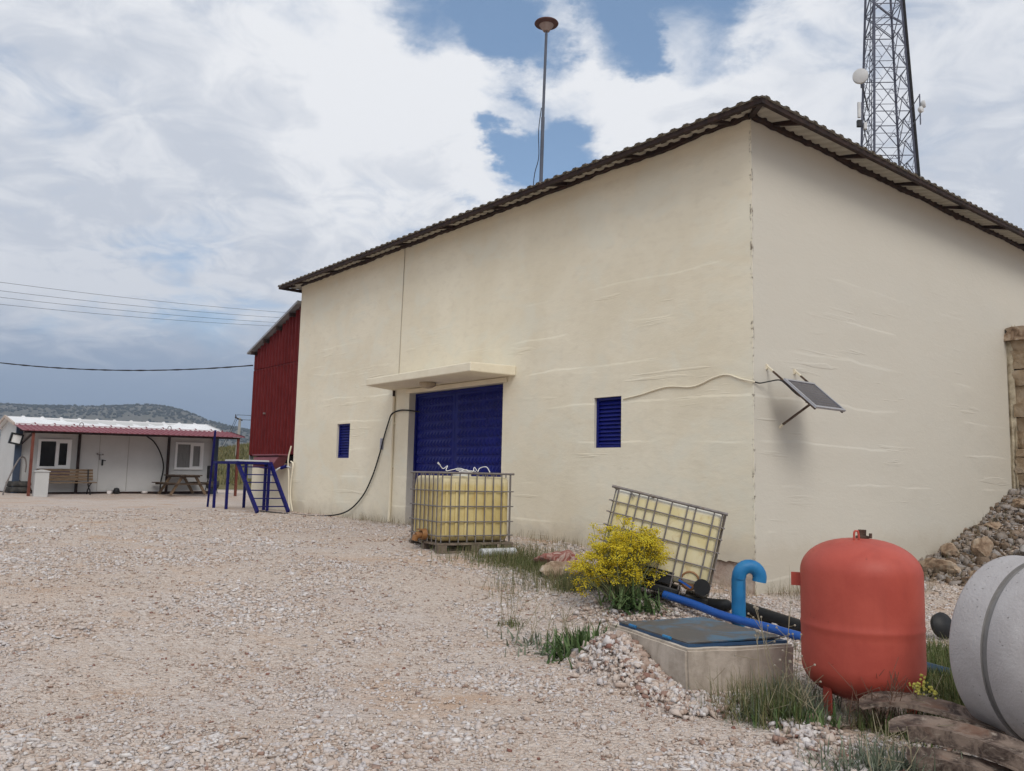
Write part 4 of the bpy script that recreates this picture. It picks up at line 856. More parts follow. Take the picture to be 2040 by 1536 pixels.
# --- red pressure tank
def ptank():
    base = on(2.545, 6.1); cxy = Vector((2.545, 6.1, 0)); Rr = .412
    T = thing('pressure_tank', base, 'upright orange red steel pressure tank on three legs', 'pressure tank')
    m, g = newmat('orange_red_paint', .52, .35); o = g.obj(); n1 = g.noise(o, 3, 6, .65, .4); n2 = g.noise(o, 3.2, 5, .6, .2, (1.5, 1.5, .3), (3, 0, 0)); n3 = g.noise(o, 34, 4, .6)
    cc = g.mix(g.ss(n1, .3, .7), (.385, .062, .042), (.45, .082, .055)); cc = g.mix(g.math('MULTIPLY', g.ss(n2, .52, .72), .4), cc, (.31, .052, .036)); cc = g.mix(g.math('MULTIPLY', g.ss(n3, .69, .73), .6), cc, (.10, .03, .02)); g.l(cc, g.b.inputs['Base Color']); g.bump(g.noise(o, 45, 4, .6), .08, .01)
    zb, zt2 = -.36, .765; hd = .245; prof = []
    for k in range(13):
        a = math.pi/2*k/12; prof.append((Rr*math.sin(a)**.86 if k else 0, zb+hd*(1-math.cos(a))))
    zm = .155
    prof += [(Rr, zm-.25), (Rr, zm-.06), (Rr, zm-.02), (Rr+.0035, zm-.01), (Rr+.0035, zm+.01), (Rr, zm+.02), (Rr, zm+.06), (Rr, zm+.25)]
    for k in range(13):
        a = math.pi/2*(1-k/12); prof.append((Rr*math.sin(a)**.86 if k < 12 else 0, zt2-hd*(1-math.cos(a))))
    c = MB(); c.lathe(prof, cxy, n=72); c.build('body', m, T, smooth=True)
    for az_ in (R_(206), R_(326), R_(86)):
        p = cxy+Vector((math.cos(az_), math.sin(az_), 0))*Rr*.82; c = MB(); t = Vector((-math.sin(az_), math.cos(az_), 0))
        c.par(p-t*.035+Vector((0, 0, base.z-.06)), t*.07, Vector((math.cos(az_), math.sin(az_), 0))*.012, (0, 0, zb+.20-base.z)); c.par(p-t*.03+Vector((0, 0, base.z-.06)), t*.01, Vector((math.cos(az_), math.sin(az_), 0))*-.05, (0, 0, zb+.15-base.z)); c.build('leg', m, T)
    c = MB(); t = Vector((-.92, .385, 0)); sidev = Vector((-.385, -.92, 0)); p = cxy+t*(Rr-.01)+Vector((0, 0, .40)); c.par(p-sidev*.012, t*.075, sidev*.024, (0, 0, .095)); c.build('lug', m, T)
    c = MB(); p = cxy+Vector((-.06, -.10, zt2-.05)); c.tube(curve([p+Vector((-.02, 0, -.03)), p+Vector((-.02, 0, .09)), p+Vector((0, 0, .105)), p+Vector((.01, 0, .09)), p+Vector((.02, 0, -.03))], 5), .0075, 6); c.build('lifting_eye', m, T, smooth=True)
    c = MB(); p = cxy+Vector((.02, 0, zt2)); c.lathe([(.05, -.01), (.05, .015), (.028, .02), (.03, .06), (.0, .06)], p, n=8); c.tube([p+Vector((.06, 0, .0)), p+Vector((.06, 0, .035))], .011, 6); c.build('valve', M_RUST, T)
ptank()

# --- blue gooseneck, pipes and hoses
gn_ = on(2.57, 9.42); c = MB(); pts = [gn_+Vector((0, 0, z)) for z in (-.2, .2, .50)]
for k in range(13):
    a = math.pi*k/12*1.06; pts.append(gn_+Vector((.115-.115*math.cos(a), -.02, .53+.115*math.sin(a))))
pts.append(pts[-1]+Vector((-.005, 0, -.03)))
c.tube(pts, .077, 20, caps=False); c.tube(pts[::-1], .069, 20, caps=False)
gp = tag(c.build('gooseneck_pipe', M_PIPEBLUE, smooth=True, loc=gn_), 'faded blue gooseneck vent pipe rising behind the concrete chamber', 'vent pipe')
def lay(name, pts, r, m, label, cat, n=8, dz=0):
    c = MB(); q = [on(x, y, r*.8+dz+(z[0] if z else 0)) for (x, y, *z) in pts]; c.tube(curve(q, n), r, 12); return tag(c.build(name, m, smooth=True, loc=q[0]), label, cat)
def run(name, pxs, r, m, label, cat):
    c = MB(); q = [cpix(*p) for p in pxs]; q = [Vector((p.x, p.y, max(p.z, zgf(p.x, p.y)+r*.6))) for p in q]; c.tube(curve(q, 8), r, 14); return tag(c.build(name, m, smooth=True, loc=q[0]), label, cat)
run('water_pipe', [(1322, 1184, 9.7), (1380, 1203, 9.5), (1440, 1226, 9.2), (1530, 1250, 8.8), (1605, 1271, 8.4), (1720, 1300, 7.8), (1850, 1336, 7.2)], .046, M_HOSE, 'long bright blue plastic pipe running behind the concrete chamber and red tank', 'pipe')
run('black_pipe', [(1478, 1211, 9.7), (1540, 1231, 9.4), (1605, 1252, 9.0), (1680, 1275, 8.5)], .075, M_BLACK, 'thick black pipe lying between the blue pipe and the wall', 'pipe')
lay('black_hose_coil', [(2.30, 10.05), (2.45, 9.95, .03), (2.55, 9.9, .05), (2.58, 10.05, .02)], .07, M_BLACK, 'short crumpled black pipe end between the leaning tank and gooseneck', 'pipe')
lay('scrap_pipe', [(3.62, 9.3, .08), (3.85, 9.1, .08)], .07, M_PIPEBLUE, 'short blue scrap pipe behind the red tank', 'pipe')
lay('scrap_pipe', [(3.55, 8.85, .08), (3.8, 8.7, .06)], .055, M_PVCPIPE, 'short white scrap pipe behind the red tank', 'pipe')
run('water_pipe', [(1800, 1318, 6.9), (1860, 1335, 6.8), (1925, 1352, 6.65)], .05, mat('dark_teal_pipe', [(.012, .03, .06), (.02, .05, .085)], 5, .4), 'dark teal pipe end showing between the red tank and concrete ring', 'pipe')
wp = lay('white_pipe', [(-.42, 13.0, .02), (.10, 13.35, .02)], .062, M_PVCPIPE, 'short white plastic pipe lying in the grass beside the upright tank', 'pipe')
lay('rusty_rod', [(1.95, 5.55), (2.2, 5.62), (2.6, 5.75)], .016, M_RUST, 'thin rusty rod lying in front of the red tank', 'rod')

# --- concrete ring lying on its side
def ring():
    ax = Vector((.36, -.933, 0)).normalized(); far = Vector((3.24, 5.46, .155)); Ro, Ri, Ln = .565, .46, .56
    base = Vector((far.x, far.y, zgf(far.x, far.y)))
    T = thing('concrete_ring', base, 'large grey concrete manhole ring lying on its side', 'concrete ring')
    m, g = newmat('cast_concrete', .9, .2); o = g.obj(); n1 = g.noise(o, 2.5, 5, .6, .3); n2 = g.noise(o, 38, 3, .55); n3 = g.noise(o, 14, 6, .65)
    cc = g.mix(g.ss(n1, .3, .7), (.39, .365, .36), (.49, .47, .465)); cc = g.mix(g.math('MULTIPLY', g.ss(n3, .55, .75), .3), cc, (.36, .33, .31)); cc = g.mix(g.math('MULTIPLY', g.ss(n2, .68, .70), .6), cc, (.14, .13, .12)); g.l(cc, g.b.inputs['Base Color'])
    g.bump(g.math('SUBTRACT', g.noise(o, 60, 4, .6), g.math('MULTIPLY', g.ss(n2, .67, .70), 1.2)), .45, .012)
    c = MB(); g0 = .235
    c.lathe([(Ri, 0), (Ro-.03, 0), (Ro-.005, .015), (Ro, .03), (Ro, g0)], far, ax, 96); c.build('rim', m, T, smooth=True)
    c = MB(); c.lathe([(Ro-.02, g0), (Ro-.022, g0+.038), (Ro-.02, g0+.04)], far, ax, 96); c.lathe([(Ro, g0), (Ro-.02, g0)], far, ax, 96); c.build('joint', mat('dark_joint', [(.20, .19, .185), (.27, .26, .25)], 6, .9), T, smooth=True)
    c = MB(); c.lathe([(Ro-.02, g0+.04), (Ro-.005, g0+.04), (Ro, g0+.05), (Ro, Ln-.03), (Ro-.02, Ln), (Ri+.03, Ln), (Ri, Ln-.03), (Ri, 0)], far, ax, 96); c.build('barrel', m, T, smooth=True)
ring()
c = MB(); pp = cpix(1880, 1246, 8.9); pp.z = max(pp.z, zgf(pp.x, pp.y)+.09); c.lathe([(0, .05), (.09, .045), (.14, 0), (.13, -.05), (0, -.07)], pp, (.3, -.9, .3), 18); tag(c.build('black_rubber_cap', M_BLACK, smooth=True, loc=pp), 'round black rubber cap in the grass beside the concrete ring', 'rubber cap')

# --- rusty curved shuttering channels
M_CHAN, g = newmat('rusty_shuttering', .82, .3); o = g.obj(); n1 = g.noise(o, 7, 8, .7, .6); n2 = g.noise(o, 16, 7, .7, .4, (1, 1, 2.5), (3, 1, 2)); n3 = g.noise(o, 4, 5, .6, .8, None, (8, 2, 4))
cc = g.mix(g.ss(n1, .38, .62), (.045, .03, .024), (.22, .165, .13)); cc = g.mix(g.math('MULTIPLY', g.ss(n2, .55, .70), .7), cc, (.40, .34, .28)); cc = g.mix(g.math('MULTIPLY', g.ss(n3, .55, .72), .6), cc, (.13, .055, .03)); g.l(cc, g.b.inputs['Base Color']); g.bump(g.math('ADD', n1, n2), .5, .008)
def channel(pts, h, fl_, th, label, i0=4):
    """rusty curved shuttering section: an upright web facing the yard and a flat flange behind it"""
    P = curve(pts, 8); n = len(P); V = []; c = MB()
    for i, p in enumerate(P):
        t = (P[min(i+1, n-1)]-P[max(i-1, 0)]); t.z = 0; t.normalize(); bk = Vector((-t.y, t.x, 0)); s_ = min(1, .45+.55*math.sqrt(i/5)) if i < 5 else 1
        f = fl_*s_; hh = h*(1 if i > i0 else .22)
        for (d, z) in ((-.012, -hh), (-.012, -hh+.012), (0, -hh+.012), (0, 0), (f*.45, -.012), (f, .018), (f, -hh*.8), (th, -hh)): V.append(p+bk*d+Vector((0, 0, z+.004*mnoise.noise(p*9)+(.006*mnoise.noise(p*23) if z == 0 else 0))))
    c.add(V, [(k*8+i, k*8+(i+1) % 8, (k+1)*8+(i+1) % 8, (k+1)*8+i) for k in range(n-1) for i in range(8)] + [tuple(range(8)), tuple((n-1)*8+i for i in range(8))])
    return tag(c.build('steel_channel', M_CHAN, loc=P[0]), label, 'steel channel', 'rusty curved steel channels')
channel([cpix(1772, 1452, 4.78), cpix(1840, 1447, 4.72), cpix(1930, 1468, 4.58), cpix(2010, 1496, 4.43), cpix(2090, 1540, 4.28)], .085, .19, .014, 'rusty curved steel channel lying on top, in front of the concrete ring')
channel([cpix(1806, 1501, 4.62), cpix(1890, 1517, 4.52), cpix(1970, 1538, 4.42), cpix(2060, 1574, 4.3)], .08, .14, .014, 'lowest rusty curved steel channel in the bottom corner', 0)
channel([cpix(1712, 1405, 5.32), cpix(1770, 1398, 5.26), cpix(1850, 1410, 5.16), cpix(1930, 1436, 5.02), cpix(1990, 1462, 4.9)], .028, .22, .014, 'rusty curved steel channel at the back, right under the red tank', 0)

# ------------------------------------------------------------------ bank: rubble, boulders, stone wall
def bank_pts(n, rlo, rhi, wlo, whi):
    r = rng.uniform(rlo, rhi, n); w_ = wlo+(whi-wlo)*rng.uniform(0, 1, n)**1.2
    return A.x+eR.x*r-dS.x*w_, A.y+eR.y*r-dS.y*w_
M_BANK = mat('bank_stone', [(.09, .065, .045), (.18, .125, .085), (.25, .20, .16), (.27, .24, .22), (.35, .32, .30), (.24, .16, .10)], attr='rnd', rough=.95, spec=.15, bump=.6, bscale=40)
x, y = bank_pts(9000, 4.0, 13, .0, 4.5)
tag(stones('bank_rubble', np.column_stack([x, y, zg(x, y)+.01]), .03+.24*rng.beta(1.1, 5, len(x)), M_BANK, flat=.8), 'grey brown broken stone covering the bank at the end of the wall', 'rubble', kind='stuff')
def boulder(r, w_, s, m, label, sq=(1, .8, .7), seed=0, xy=None, dz=0):
    p = Vector((A.x+eR.x*r-dS.x*w_, A.y+eR.y*r-dS.y*w_, 0)) if xy is None else Vector((*xy, 0)); p.z = zgf(p.x, p.y)+dz
    bm = bmesh.new(); bmesh.ops.create_icosphere(bm, subdivisions=4, radius=.5); rr = random.Random(seed)
    planes = [(Vector((rr.gauss(0, 1), rr.gauss(0, 1), rr.gauss(0, 1))).normalized(), rr.uniform(.22, .40)) for _ in range(13)]
    for v in bm.verts:
        for nn, d in planes:
            k = v.co.dot(nn)-d
            if k > 0: v.co -= nn*k*.9
        n_ = v.co.normalized(); v.co += n_*(mnoise.noise(n_*2.2+Vector((seed, 0, 0)))*.08+mnoise.noise(n_*6+Vector((seed, 3, 0)))*.035+mnoise.noise(n_*15+Vector((seed, 7, 0)))*.018)
        v.co = Vector((v.co.x*sq[0], v.co.y*sq[1], v.co.z*sq[2]))*s
    bmesh.ops.rotate(bm, verts=bm.verts, cent=(0, 0, 0), matrix=Matrix.Rotation(rr.uniform(0, 6.28), 3, 'Z'))
    mb = MB(); bm.verts.index_update(); mb.add([v.co+p+Vector((0, 0, s*sq[2]*.28)) for v in bm.verts], [tuple(v.index for v in f.verts) for f in bm.faces]); bm.free()
    return tag(mb.build('boulder', m, loc=p, smooth=True), label, 'boulder', 'boulders at the foot of the bank' if xy is None else 'boulders by the yellow shrub')
boulder(4.7, .55, .62, M_ROCK, 'long flat brown boulder just right of the red tank top', (1.25, .75, .55), 1)
boulder(5.6, .30, .40, M_ROCK, 'small rounded boulder against the wall above the long flat boulder', (1, .9, .85), 2)
boulder(5.9, .75, .48, M_ROCK, 'upright tan boulder on the bank next to the small rounded one', (.8, .8, 1.1), 3)
boulder(6.2, 1.5, .62, mat('grey_boulder', [(.20, .18, .165), (.33, .31, .295), (.42, .40, .385)], 4, .95, 1.0, 9), 'pale grey boulder in the middle of the bank', (1.1, .9, .65), 4)
boulder(4.3, 1.3, .42, M_ROCK, 'orange brown boulder low on the bank beside the red tank', (1, .8, .9), 5)
boulder(4.5, 1.75, .46, M_ROCK, 'split tan boulder at the foot of the bank above the grass', (1.1, .8, .7), 6)
boulder(5.1, 1.95, .40, M_ROCK, 'yellowish boulder at the foot of the bank nearest the concrete ring', (1.1, .9, .6), 7)
boulder(7.4, .35, .34, M_ROCK, 'small dark boulder against the wall halfway up the bank', (1, .9, .7), 8)
boulder(8.7, .45, .5, M_ROCK, 'boulder at the top of the bank under the stone wall', (1.2, .9, .6), 9)
boulder(0, 0, .62, M_ROCKRED, 'red and white streaked boulder left of the yellow shrub', (1.25, .8, .75), 21, (.72, 12.6))
boulder(0, 0, .66, M_ROCK, 'rounded tan boulder in front of the red streaked boulder', (1.3, .8, .6), 22, (.78, 12.1))
boulder(0, 0, .34, M_ROCKRED, 'dark red boulder hard against the left side of the yellow shrub', (1, .9, .9), 23, (1.10, 12.4))
boulder(0, 0, .22, M_ROCK, 'small white stone in the grass below the tan boulder', (1.2, .8, .5), 24, (.82, 11.6))
boulder(0, 0, .36, M_ROCKRED, 'pinkish stone between the concrete chamber and gooseneck pipe', (1.3, .9, .6), 25, (2.05, 8.35))
sw = thing('stone_wall', MR @ Vector((9.6, 1.5, .8)), 'old brown masonry retaining wall at the end of the cream wall', 'wall')
M_SWALL = mat('masonry_stone', [(.17, .115, .065), (.30, .22, .14), (.38, .30, .215), (.24, .20, .165)], 3, .95, 1.0, 14, dist=.4)
q = random.Random(4); bmw = MB(MR); z = .2
def rough_block(m, o, sx, sy, sz, seed):
    bm = bmesh.new(); bmesh.ops.create_cube(bm, size=1); bmesh.ops.subdivide_edges(bm, edges=bm.edges[:], cuts=3, use_grid_fill=True)
    for v in bm.verts:
        n_ = v.co.normalized(); v.co = v.co*.80+n_*.5*.24; v.co += Vector([mnoise.noise(n_*2.4+Vector((seed*3.1, i*7, 0)))*.12+mnoise.noise(n_*6+Vector((seed, i*5, 2)))*.05 for i in range(3)])
        v.co = Vector((o[0]+(v.co.x+.5)*sx, o[1]+(v.co.y+.5)*sy, o[2]+(v.co.z+.5)*sz))
    bm.verts.index_update(); m.add([v.co.copy() for v in bm.verts], [tuple(v.index for v in f.verts) for f in bm.faces]); bm.free()
k = 0
while z < 4.4:
    h = q.uniform(.20, .46); w_ = .10
    while w_ < 5:
        l = q.uniform(.25, .7); rough_block(bmw, (9.46-q.uniform(0, .09), w_, z+q.uniform(-.03, .03)), .4, l, h, k); w_ += l; k += 1
    z += h*.96
bmw.build('stones', M_SWALL, sw, smooth=True)
c = MB(MR); c.box((9.56, .0, .0), (10.0, 5, 4.45)); c.build('mortar', mat('mortar', [(.22, .165, .105), (.36, .29, .20)], 5, .95, .8, 25), sw)
c = MB(MR); rough_block(c, (9.40, -.03, .3), .4, .16, 4.3, 77); c.build('plastered_edge', mat('dirty_render', [(.20, .155, .10), (.42, .36, .26), (.58, .51, .38)], 4, .95, .8, 12), sw, smooth=True)
c = MB(MR); w_ = .0
while w_ < 5:
    l = q.uniform(.4, .9); rough_block(c, (9.32-q.uniform(0, .1), w_, 4.38+q.uniform(-.05, .04)), .75, l, q.uniform(.2, .34), k); w_ += l*.97; k += 1
c.build('coping', M_ROCK, sw, smooth=True)

# ------------------------------------------------------------------ pole with lamp head on the roof, lattice tower
pw = Vector((.715, 25, 9.0)); pt_ = Vector((.835, 25, 15.16))
PL = thing('roof_pole', pw, 'tall thin grey pole with round lamp head above the roof', 'pole')
c = MB(); c.tube([pw-Vector((0, 0, 2.2)), pw.lerp(pt_, .55)], .058, 10); c.tube([pw.lerp(pt_, .55), pt_], [.046, .044], 10); c.tube([pt_, pt_+Vector((0, 0, .1))], .03, 8); c.build('mast', mat('pole_paint', [(.07, .08, .105), (.11, .12, .15)], 3, .55), PL, smooth=True)
c = MB(); c.lathe([(.0, .06), (.10, .08), (.22, .26), (.25, .30), (.23, .32), (0, .34)], pt_, n=24); c.build('lamp_bowl', mat('rusty_bowl', [(.25, .17, .14), (.38, .29, .25)], 4, .6), PL, smooth=True)
c = MB(); c.lathe([(.20, .27), (.37, .31), (.385, .335), (.37, .36), (.2, .40), (0, .42)], pt_, n=28); c.build('lamp_rim', mat('rust_brown_rim', [(.09, .04, .035), (.15, .075, .06)], 4, .6), PL, smooth=True)
cable('pole_cable', [pt_.lerp(pw, .40)+Vector((-.06, 0, 0)), pt_.lerp(pw, .52)+Vector((-.12, 0, 0)), pt_.lerp(pw, .66)+Vector((-.085, 0, 0)), pt_.lerp(pw, .75)+Vector((-.19, 0, 0)), pt_.lerp(pw, .85)+Vector((-.21, 0, 0)), pw+Vector((-.15, 0, -.6))], .014, M_CABLE, 'thin loose cable hanging beside the roof pole', 'cable')
TW = thing('lattice_tower', (20.9, 45.6, 0), 'tall grey lattice telecom tower rising behind the roof', 'tower')
yw = R_(-4.4); tx, ty = Vector((math.cos(yw), math.sin(yw), 0)), Vector((-math.sin(yw), math.cos(yw), 0))
tc_ = Vector((21.25, 45.95, 0))
def hw(z): return (2.12-(z-20.7)*.072)/2
def tp(i, j, z): return tc_ + tx*i*hw(z) + ty*j*hw(z) + Vector((0, 0, z))
for i, j in ((-1, -1), (1, -1), (1, 1), (-1, 1)):
    c = MB(); c.bar(tp(i, j, -1), tp(i, j, 31), .10, .10); c.build('leg', M_TOWER, TW)
faces = (((-1, -1), (1, -1)), ((1, -1), (1, 1)), ((1, 1), (-1, 1)), ((-1, 1), (-1, -1)))
for (p, q) in faces:
    c = MB(); z = 9.0; k = 0
    while z < 31:
        st = 1.32; a, b = tp(*p, z), tp(*q, z); a1, b1 = tp(*p, z+st), tp(*q, z+st); mtop = (a1+b1)/2
        if z < 27.2:
            c.bar(a, b, .04 if k % 2 == 0 else .028)
            c.bar(mtop, a, .036); c.bar(mtop, b, .036)
            la, lb = a.lerp(a1, .5), b.lerp(b1, .5); ma, mb_ = mtop.lerp(a, .5), mtop.lerp(b, .5)
            c.bar(la, ma, .02); c.bar(lb, mb_, .02); c.bar(ma, a1, .02); c.bar(mb_, b1, .02)
        else:
            c.bar(a, b, .04); c.bar(a, b1, .045); c.bar(b, a1, .045); c.bar(a+Vector((0, 0, .12)), b1+Vector((0, 0, .12)), .03)
        z += st; k += 1
    c.build('bracing', M_TOWER, TW)
c = MB(); l0 = lambda z, o: tp(-1, 0, z)+tx*.12+ty*o
for o in (-.2, .2): c.bar(l0(5, o), l0(31, o), .035)
z = 8
while z < 31: c.bar(l0(z, -.2), l0(z, .2), .02); z += .3
c.build('ladder', M_TOWER, TW)
c = MB()
for k, o in enumerate((.12, .2, .28)): c.tube([tp(1, -1, 6)+tx*o*.5-ty*.05*k, tp(1, -1, 31)+tx*o*.45-ty*.05*k], .035, 6)
for z in np.arange(9, 31, .9): c.bar(tp(1, -1, z)-ty*.02, tp(1, -1, z)+tx*.16-ty*.02, .03)
c.build('feeder_cables', M_CABLE, TW, smooth=True)
def dish(p, r, dirv, label, depth=.25):
    t = thing('dish_antenna', p, label, 'antenna'); d = Vector(dirv).normalized()
    c = MB(); c.lathe([(0, depth*.75), (r*.6, depth*.72), (r*.97, depth*.6), (r, depth*.5), (r, 0), (r*.8, -depth*.25), (r*.3, -depth*.5), (0, -depth*.55)], p, d, 32); c.build('drum', M_ANT, t, smooth=True)
    return t
dp_ = cpix(1714, 153, 44.2); t = dish(dp_, .39, (-.35, -.9, -.12), 'large white drum antenna on the left side of the tower', .34)
c = MB(); c.bar(dp_+Vector((.1, .2, 0)), tp(-1, 0, dp_.z), .07); c.bar(dp_+Vector((.15, .25, -.5)), dp_+Vector((.15, .25, .3)), .07); c.build('bracket', M_TOWER, t)
dp_ = cpix(1838, 208, 44.4); t = dish(dp_, .20, (.75, -.5, .1), 'upper small white dish on the right side of the tower', .2)
c = MB(); c.bar(dp_+Vector((-.12, .05, -1.1)), dp_+Vector((-.12, .05, .6)), .05); c.bar(dp_+Vector((-.12, .05, .55)), tp(1, 1, dp_.z+.5), .04); c.bar(dp_+Vector((-.12, .05, -.5)), tp(1, 1, dp_.z-.5), .04); c.build('bracket', M_TOWER, t)
dp2 = cpix(1833, 219, 44.3); dish(dp2, .17, (.5, -.8, .1), 'lower small white dish on the right side of the tower', .2)
pa = cpix(1712, 220, 44.5); t = thing('panel_antenna', pa, 'upright white panel antenna on the left side of the tower', 'antenna')
c = MB(); c.box((pa.x-.10, pa.y-.08, pa.z-.42), (pa.x+.06, pa.y+.06, pa.z+.45)); c.build('panel', M_ANT, t, bevel=.03)
c = MB(); c.bar(pa+Vector((.18, .1, -.95)), pa+Vector((.18, .1, .5)), .06); c.bar(pa+Vector((.18, .1, .2)), tp(-1, 0, pa.z+.2), .05); c.bar(pa+Vector((.18, .1, -.5)), tp(-1, 0, pa.z-.5), .05); c.build('mount_pole', M_TOWER, t)
c = MB(); c.box((pa.x-.14, pa.y-.1, pa.z-.92), (pa.x+.10, pa.y+.1, pa.z-.55)); tag(c.build('radio_unit', M_BLACK, bevel=.02, loc=pa-Vector((0, 0, .7))), 'black radio box under the white panel antenna', 'radio box')
c = MB(); c.box((pa.x+.20, pa.y-.1, pa.z-1.05), (pa.x+.36, pa.y+.06, pa.z-.68)); tag(c.build('radio_unit', M_ANT, bevel=.02, loc=pa-Vector((0, 0, .8))), 'small pale radio box beside the black one on the tower', 'radio box')

# ------------------------------------------------------------------ power lines and the far pole
def wire(name, px0, px1, d0, d1, r, sag, label, ext=1.15, m=None, group=None):
    a, b = cpix(*px0, d0), cpix(*px1, d1); dirv = b-a; a2 = a-dirv*.25; b2 = a+dirv*ext; n = 16
    pts = [a2.lerp(b2, k/n)+Vector((0, 0, -sag*4*(k/n)*(1-k/n))) for k in range(n+1)]
    c = MB(); c.tube(pts, r, 5); return tag(c.build(name, m or M_CABLE, loc=a2), label, 'power line', group)
for k, (y0, y1) in enumerate(((556, 620), (573, 631), (586, 641), (600, 648))):
    wire('power_line', (0, y0), (575, y1), 55, 75, .012, .35, ('highest', 'second highest', 'third', 'lowest')[k]+' of the four thin power lines crossing the sky at the left', group='four thin power lines')
c = MB(); a, b = cpix(-60, 715, 30), MF @ Vector((19.38, -.05, 4.62)); pts = [a.lerp(b, k/24)+Vector((0, 0, -.28*4*(k/24)*(1-k/24))) for k in range(25)]
for o in (0, math.pi):
    c.tube([p+Vector((0, .012*math.cos(i*2.2+o), .012*math.sin(i*2.2+o))) for i, p in enumerate(pts)], .016, 5)
tag(c.build('service_cable', M_CABLE, loc=a), 'thick twisted black cable reaching the red shed corner', 'power line')
up = on(*cpix(472, 905, 82).xy)
UP_ = thing('utility_pole', up, 'slender concrete utility pole on the grassy slope behind the cabin', 'utility pole')
htop = cpix(476, 832, 82).z; c = MB(); c.tube([up-Vector((0, 0, .5)), Vector((up.x+.1, up.y, htop))], [.20, .12], 8); c.build('shaft', mat('pole_concrete', [(.33, .31, .28), (.43, .41, .38)], 3, .9), UP_, smooth=True)
c = MB(); tpp = Vector((up.x+.1, up.y, htop)); c.bar(tpp+Vector((-.5, 0, .05)), tpp+Vector((.25, 0, -.25)), .12); c.bar(tpp+Vector((-.45, 0, .0)), tpp+Vector((-.45, 0, .35)), .07); c.build('crossarm', M_DARKSTEEL, UP_)
for k, (dz, l) in enumerate(((.3, 'upper'), (-.15, 'lower'))):
    c = MB(); q0 = tpp+Vector((-.3, 0, dz)); pts = [q0.lerp(q0+Vector((-14, 30, -4.5)), i/12)+Vector((0, 0, -1.2*4*(i/12)*(1-i/12))) for i in range(13)][::-1]+[q0.lerp(q0+Vector((12, -8, .6)), i/8)+Vector((0, 0, -.4*4*(i/8)*(1-i/8))) for i in range(1, 9)]; c.tube(pts, .022, 4); tag(c.build('pole_wire', M_CABLE, loc=q0), l+' wire strung from the far utility pole', 'power line')

# ------------------------------------------------------------------ hills on the skyline with scattered shrubs
HP = [(-700, 815), (-400, 800), (-150, 803), (0, 805), (60, 808), (110, 809), (200, 811), (270, 807), (310, 808), (345, 813), (380, 824), (410, 836), (440, 846), (480, 853), (540, 868), (640, 885), (900, 900), (1400, 905), (2300, 900)]
def hill_h(px):
    return np.interp(px, [p[0] for p in HP], [p[1] for p in HP])
HD = 1300.; cols = np.linspace(-700, 2300, 241); rows = np.linspace(0, 1, 26); V = []
for px in cols:
    top = cpix(px, hill_h(px), HD); hz = top.z; base = Vector((top.x, top.y, 0)); d = base.normalized()
    for t in rows:
        p = base - d*(620*(1-t)) if t < 1 else base
        q = t; z = hz*(q*q*(3-2*q))*(.94+.06*q)+ (mnoise.noise(Vector((p.x/120, p.y/120, 0)))*9+mnoise.noise(Vector((p.x/40, p.y/40, 5)))*3)*q*(1-q)*2.2 - 1
        V.append((p.x, p.y, z))
    V.append((base.x+d.x*700, base.y+d.y*700, -5))
nr = len(rows)+1; Fh = [(i*nr+j, i*nr+j+1, (i+1)*nr+j+1, (i+1)*nr+j) for i in range(len(cols)-1) for j in range(nr-1)]
HV = np.array(V).reshape(len(cols), nr, 3)
hills = npmesh('hills', np.array(V), np.array(Fh), mat('dry_hillside', [(.075, .075, .055), (.13, .12, .09), (.10, .10, .072)], .012, .95, detail=8), smooth=True); tag(hills, kind='structure')
n = 9000; ci = rng.uniform(60/3000*240, 1250/3000*240, n); tj = rng.uniform(.25, 1.0, n)*(len(rows)-1)
i0 = ci.astype(int); j0 = np.minimum(tj.astype(int), nr-3); fi = (ci-i0)[:, None]; fj = (tj-j0)[:, None]
PB = (HV[i0, j0]*(1-fi)+HV[i0+1, j0]*fi)*(1-fj)+(HV[i0, j0+1]*(1-fi)+HV[i0+1, j0+1]*fi)*fj
kk = np.array([mnoise.noise(Vector((p[0]/70, p[1]/70, 3))) for p in PB]); keep = rng.uniform(0, 1, n) < .55+1.1*kk; PB = PB[keep]
sb = stones('hill_shrubs', PB, rng.uniform(2.2, 5.5, len(PB)), mat('shrub_green', [(.025, .032, .018), (.05, .055, .03)], attr='rnd', rough=.95), flat=.75, sink=.1, blob=True); tag(sb, 'dark scattered shrubs dotting the grey green hillside', 'shrubs', kind='stuff')

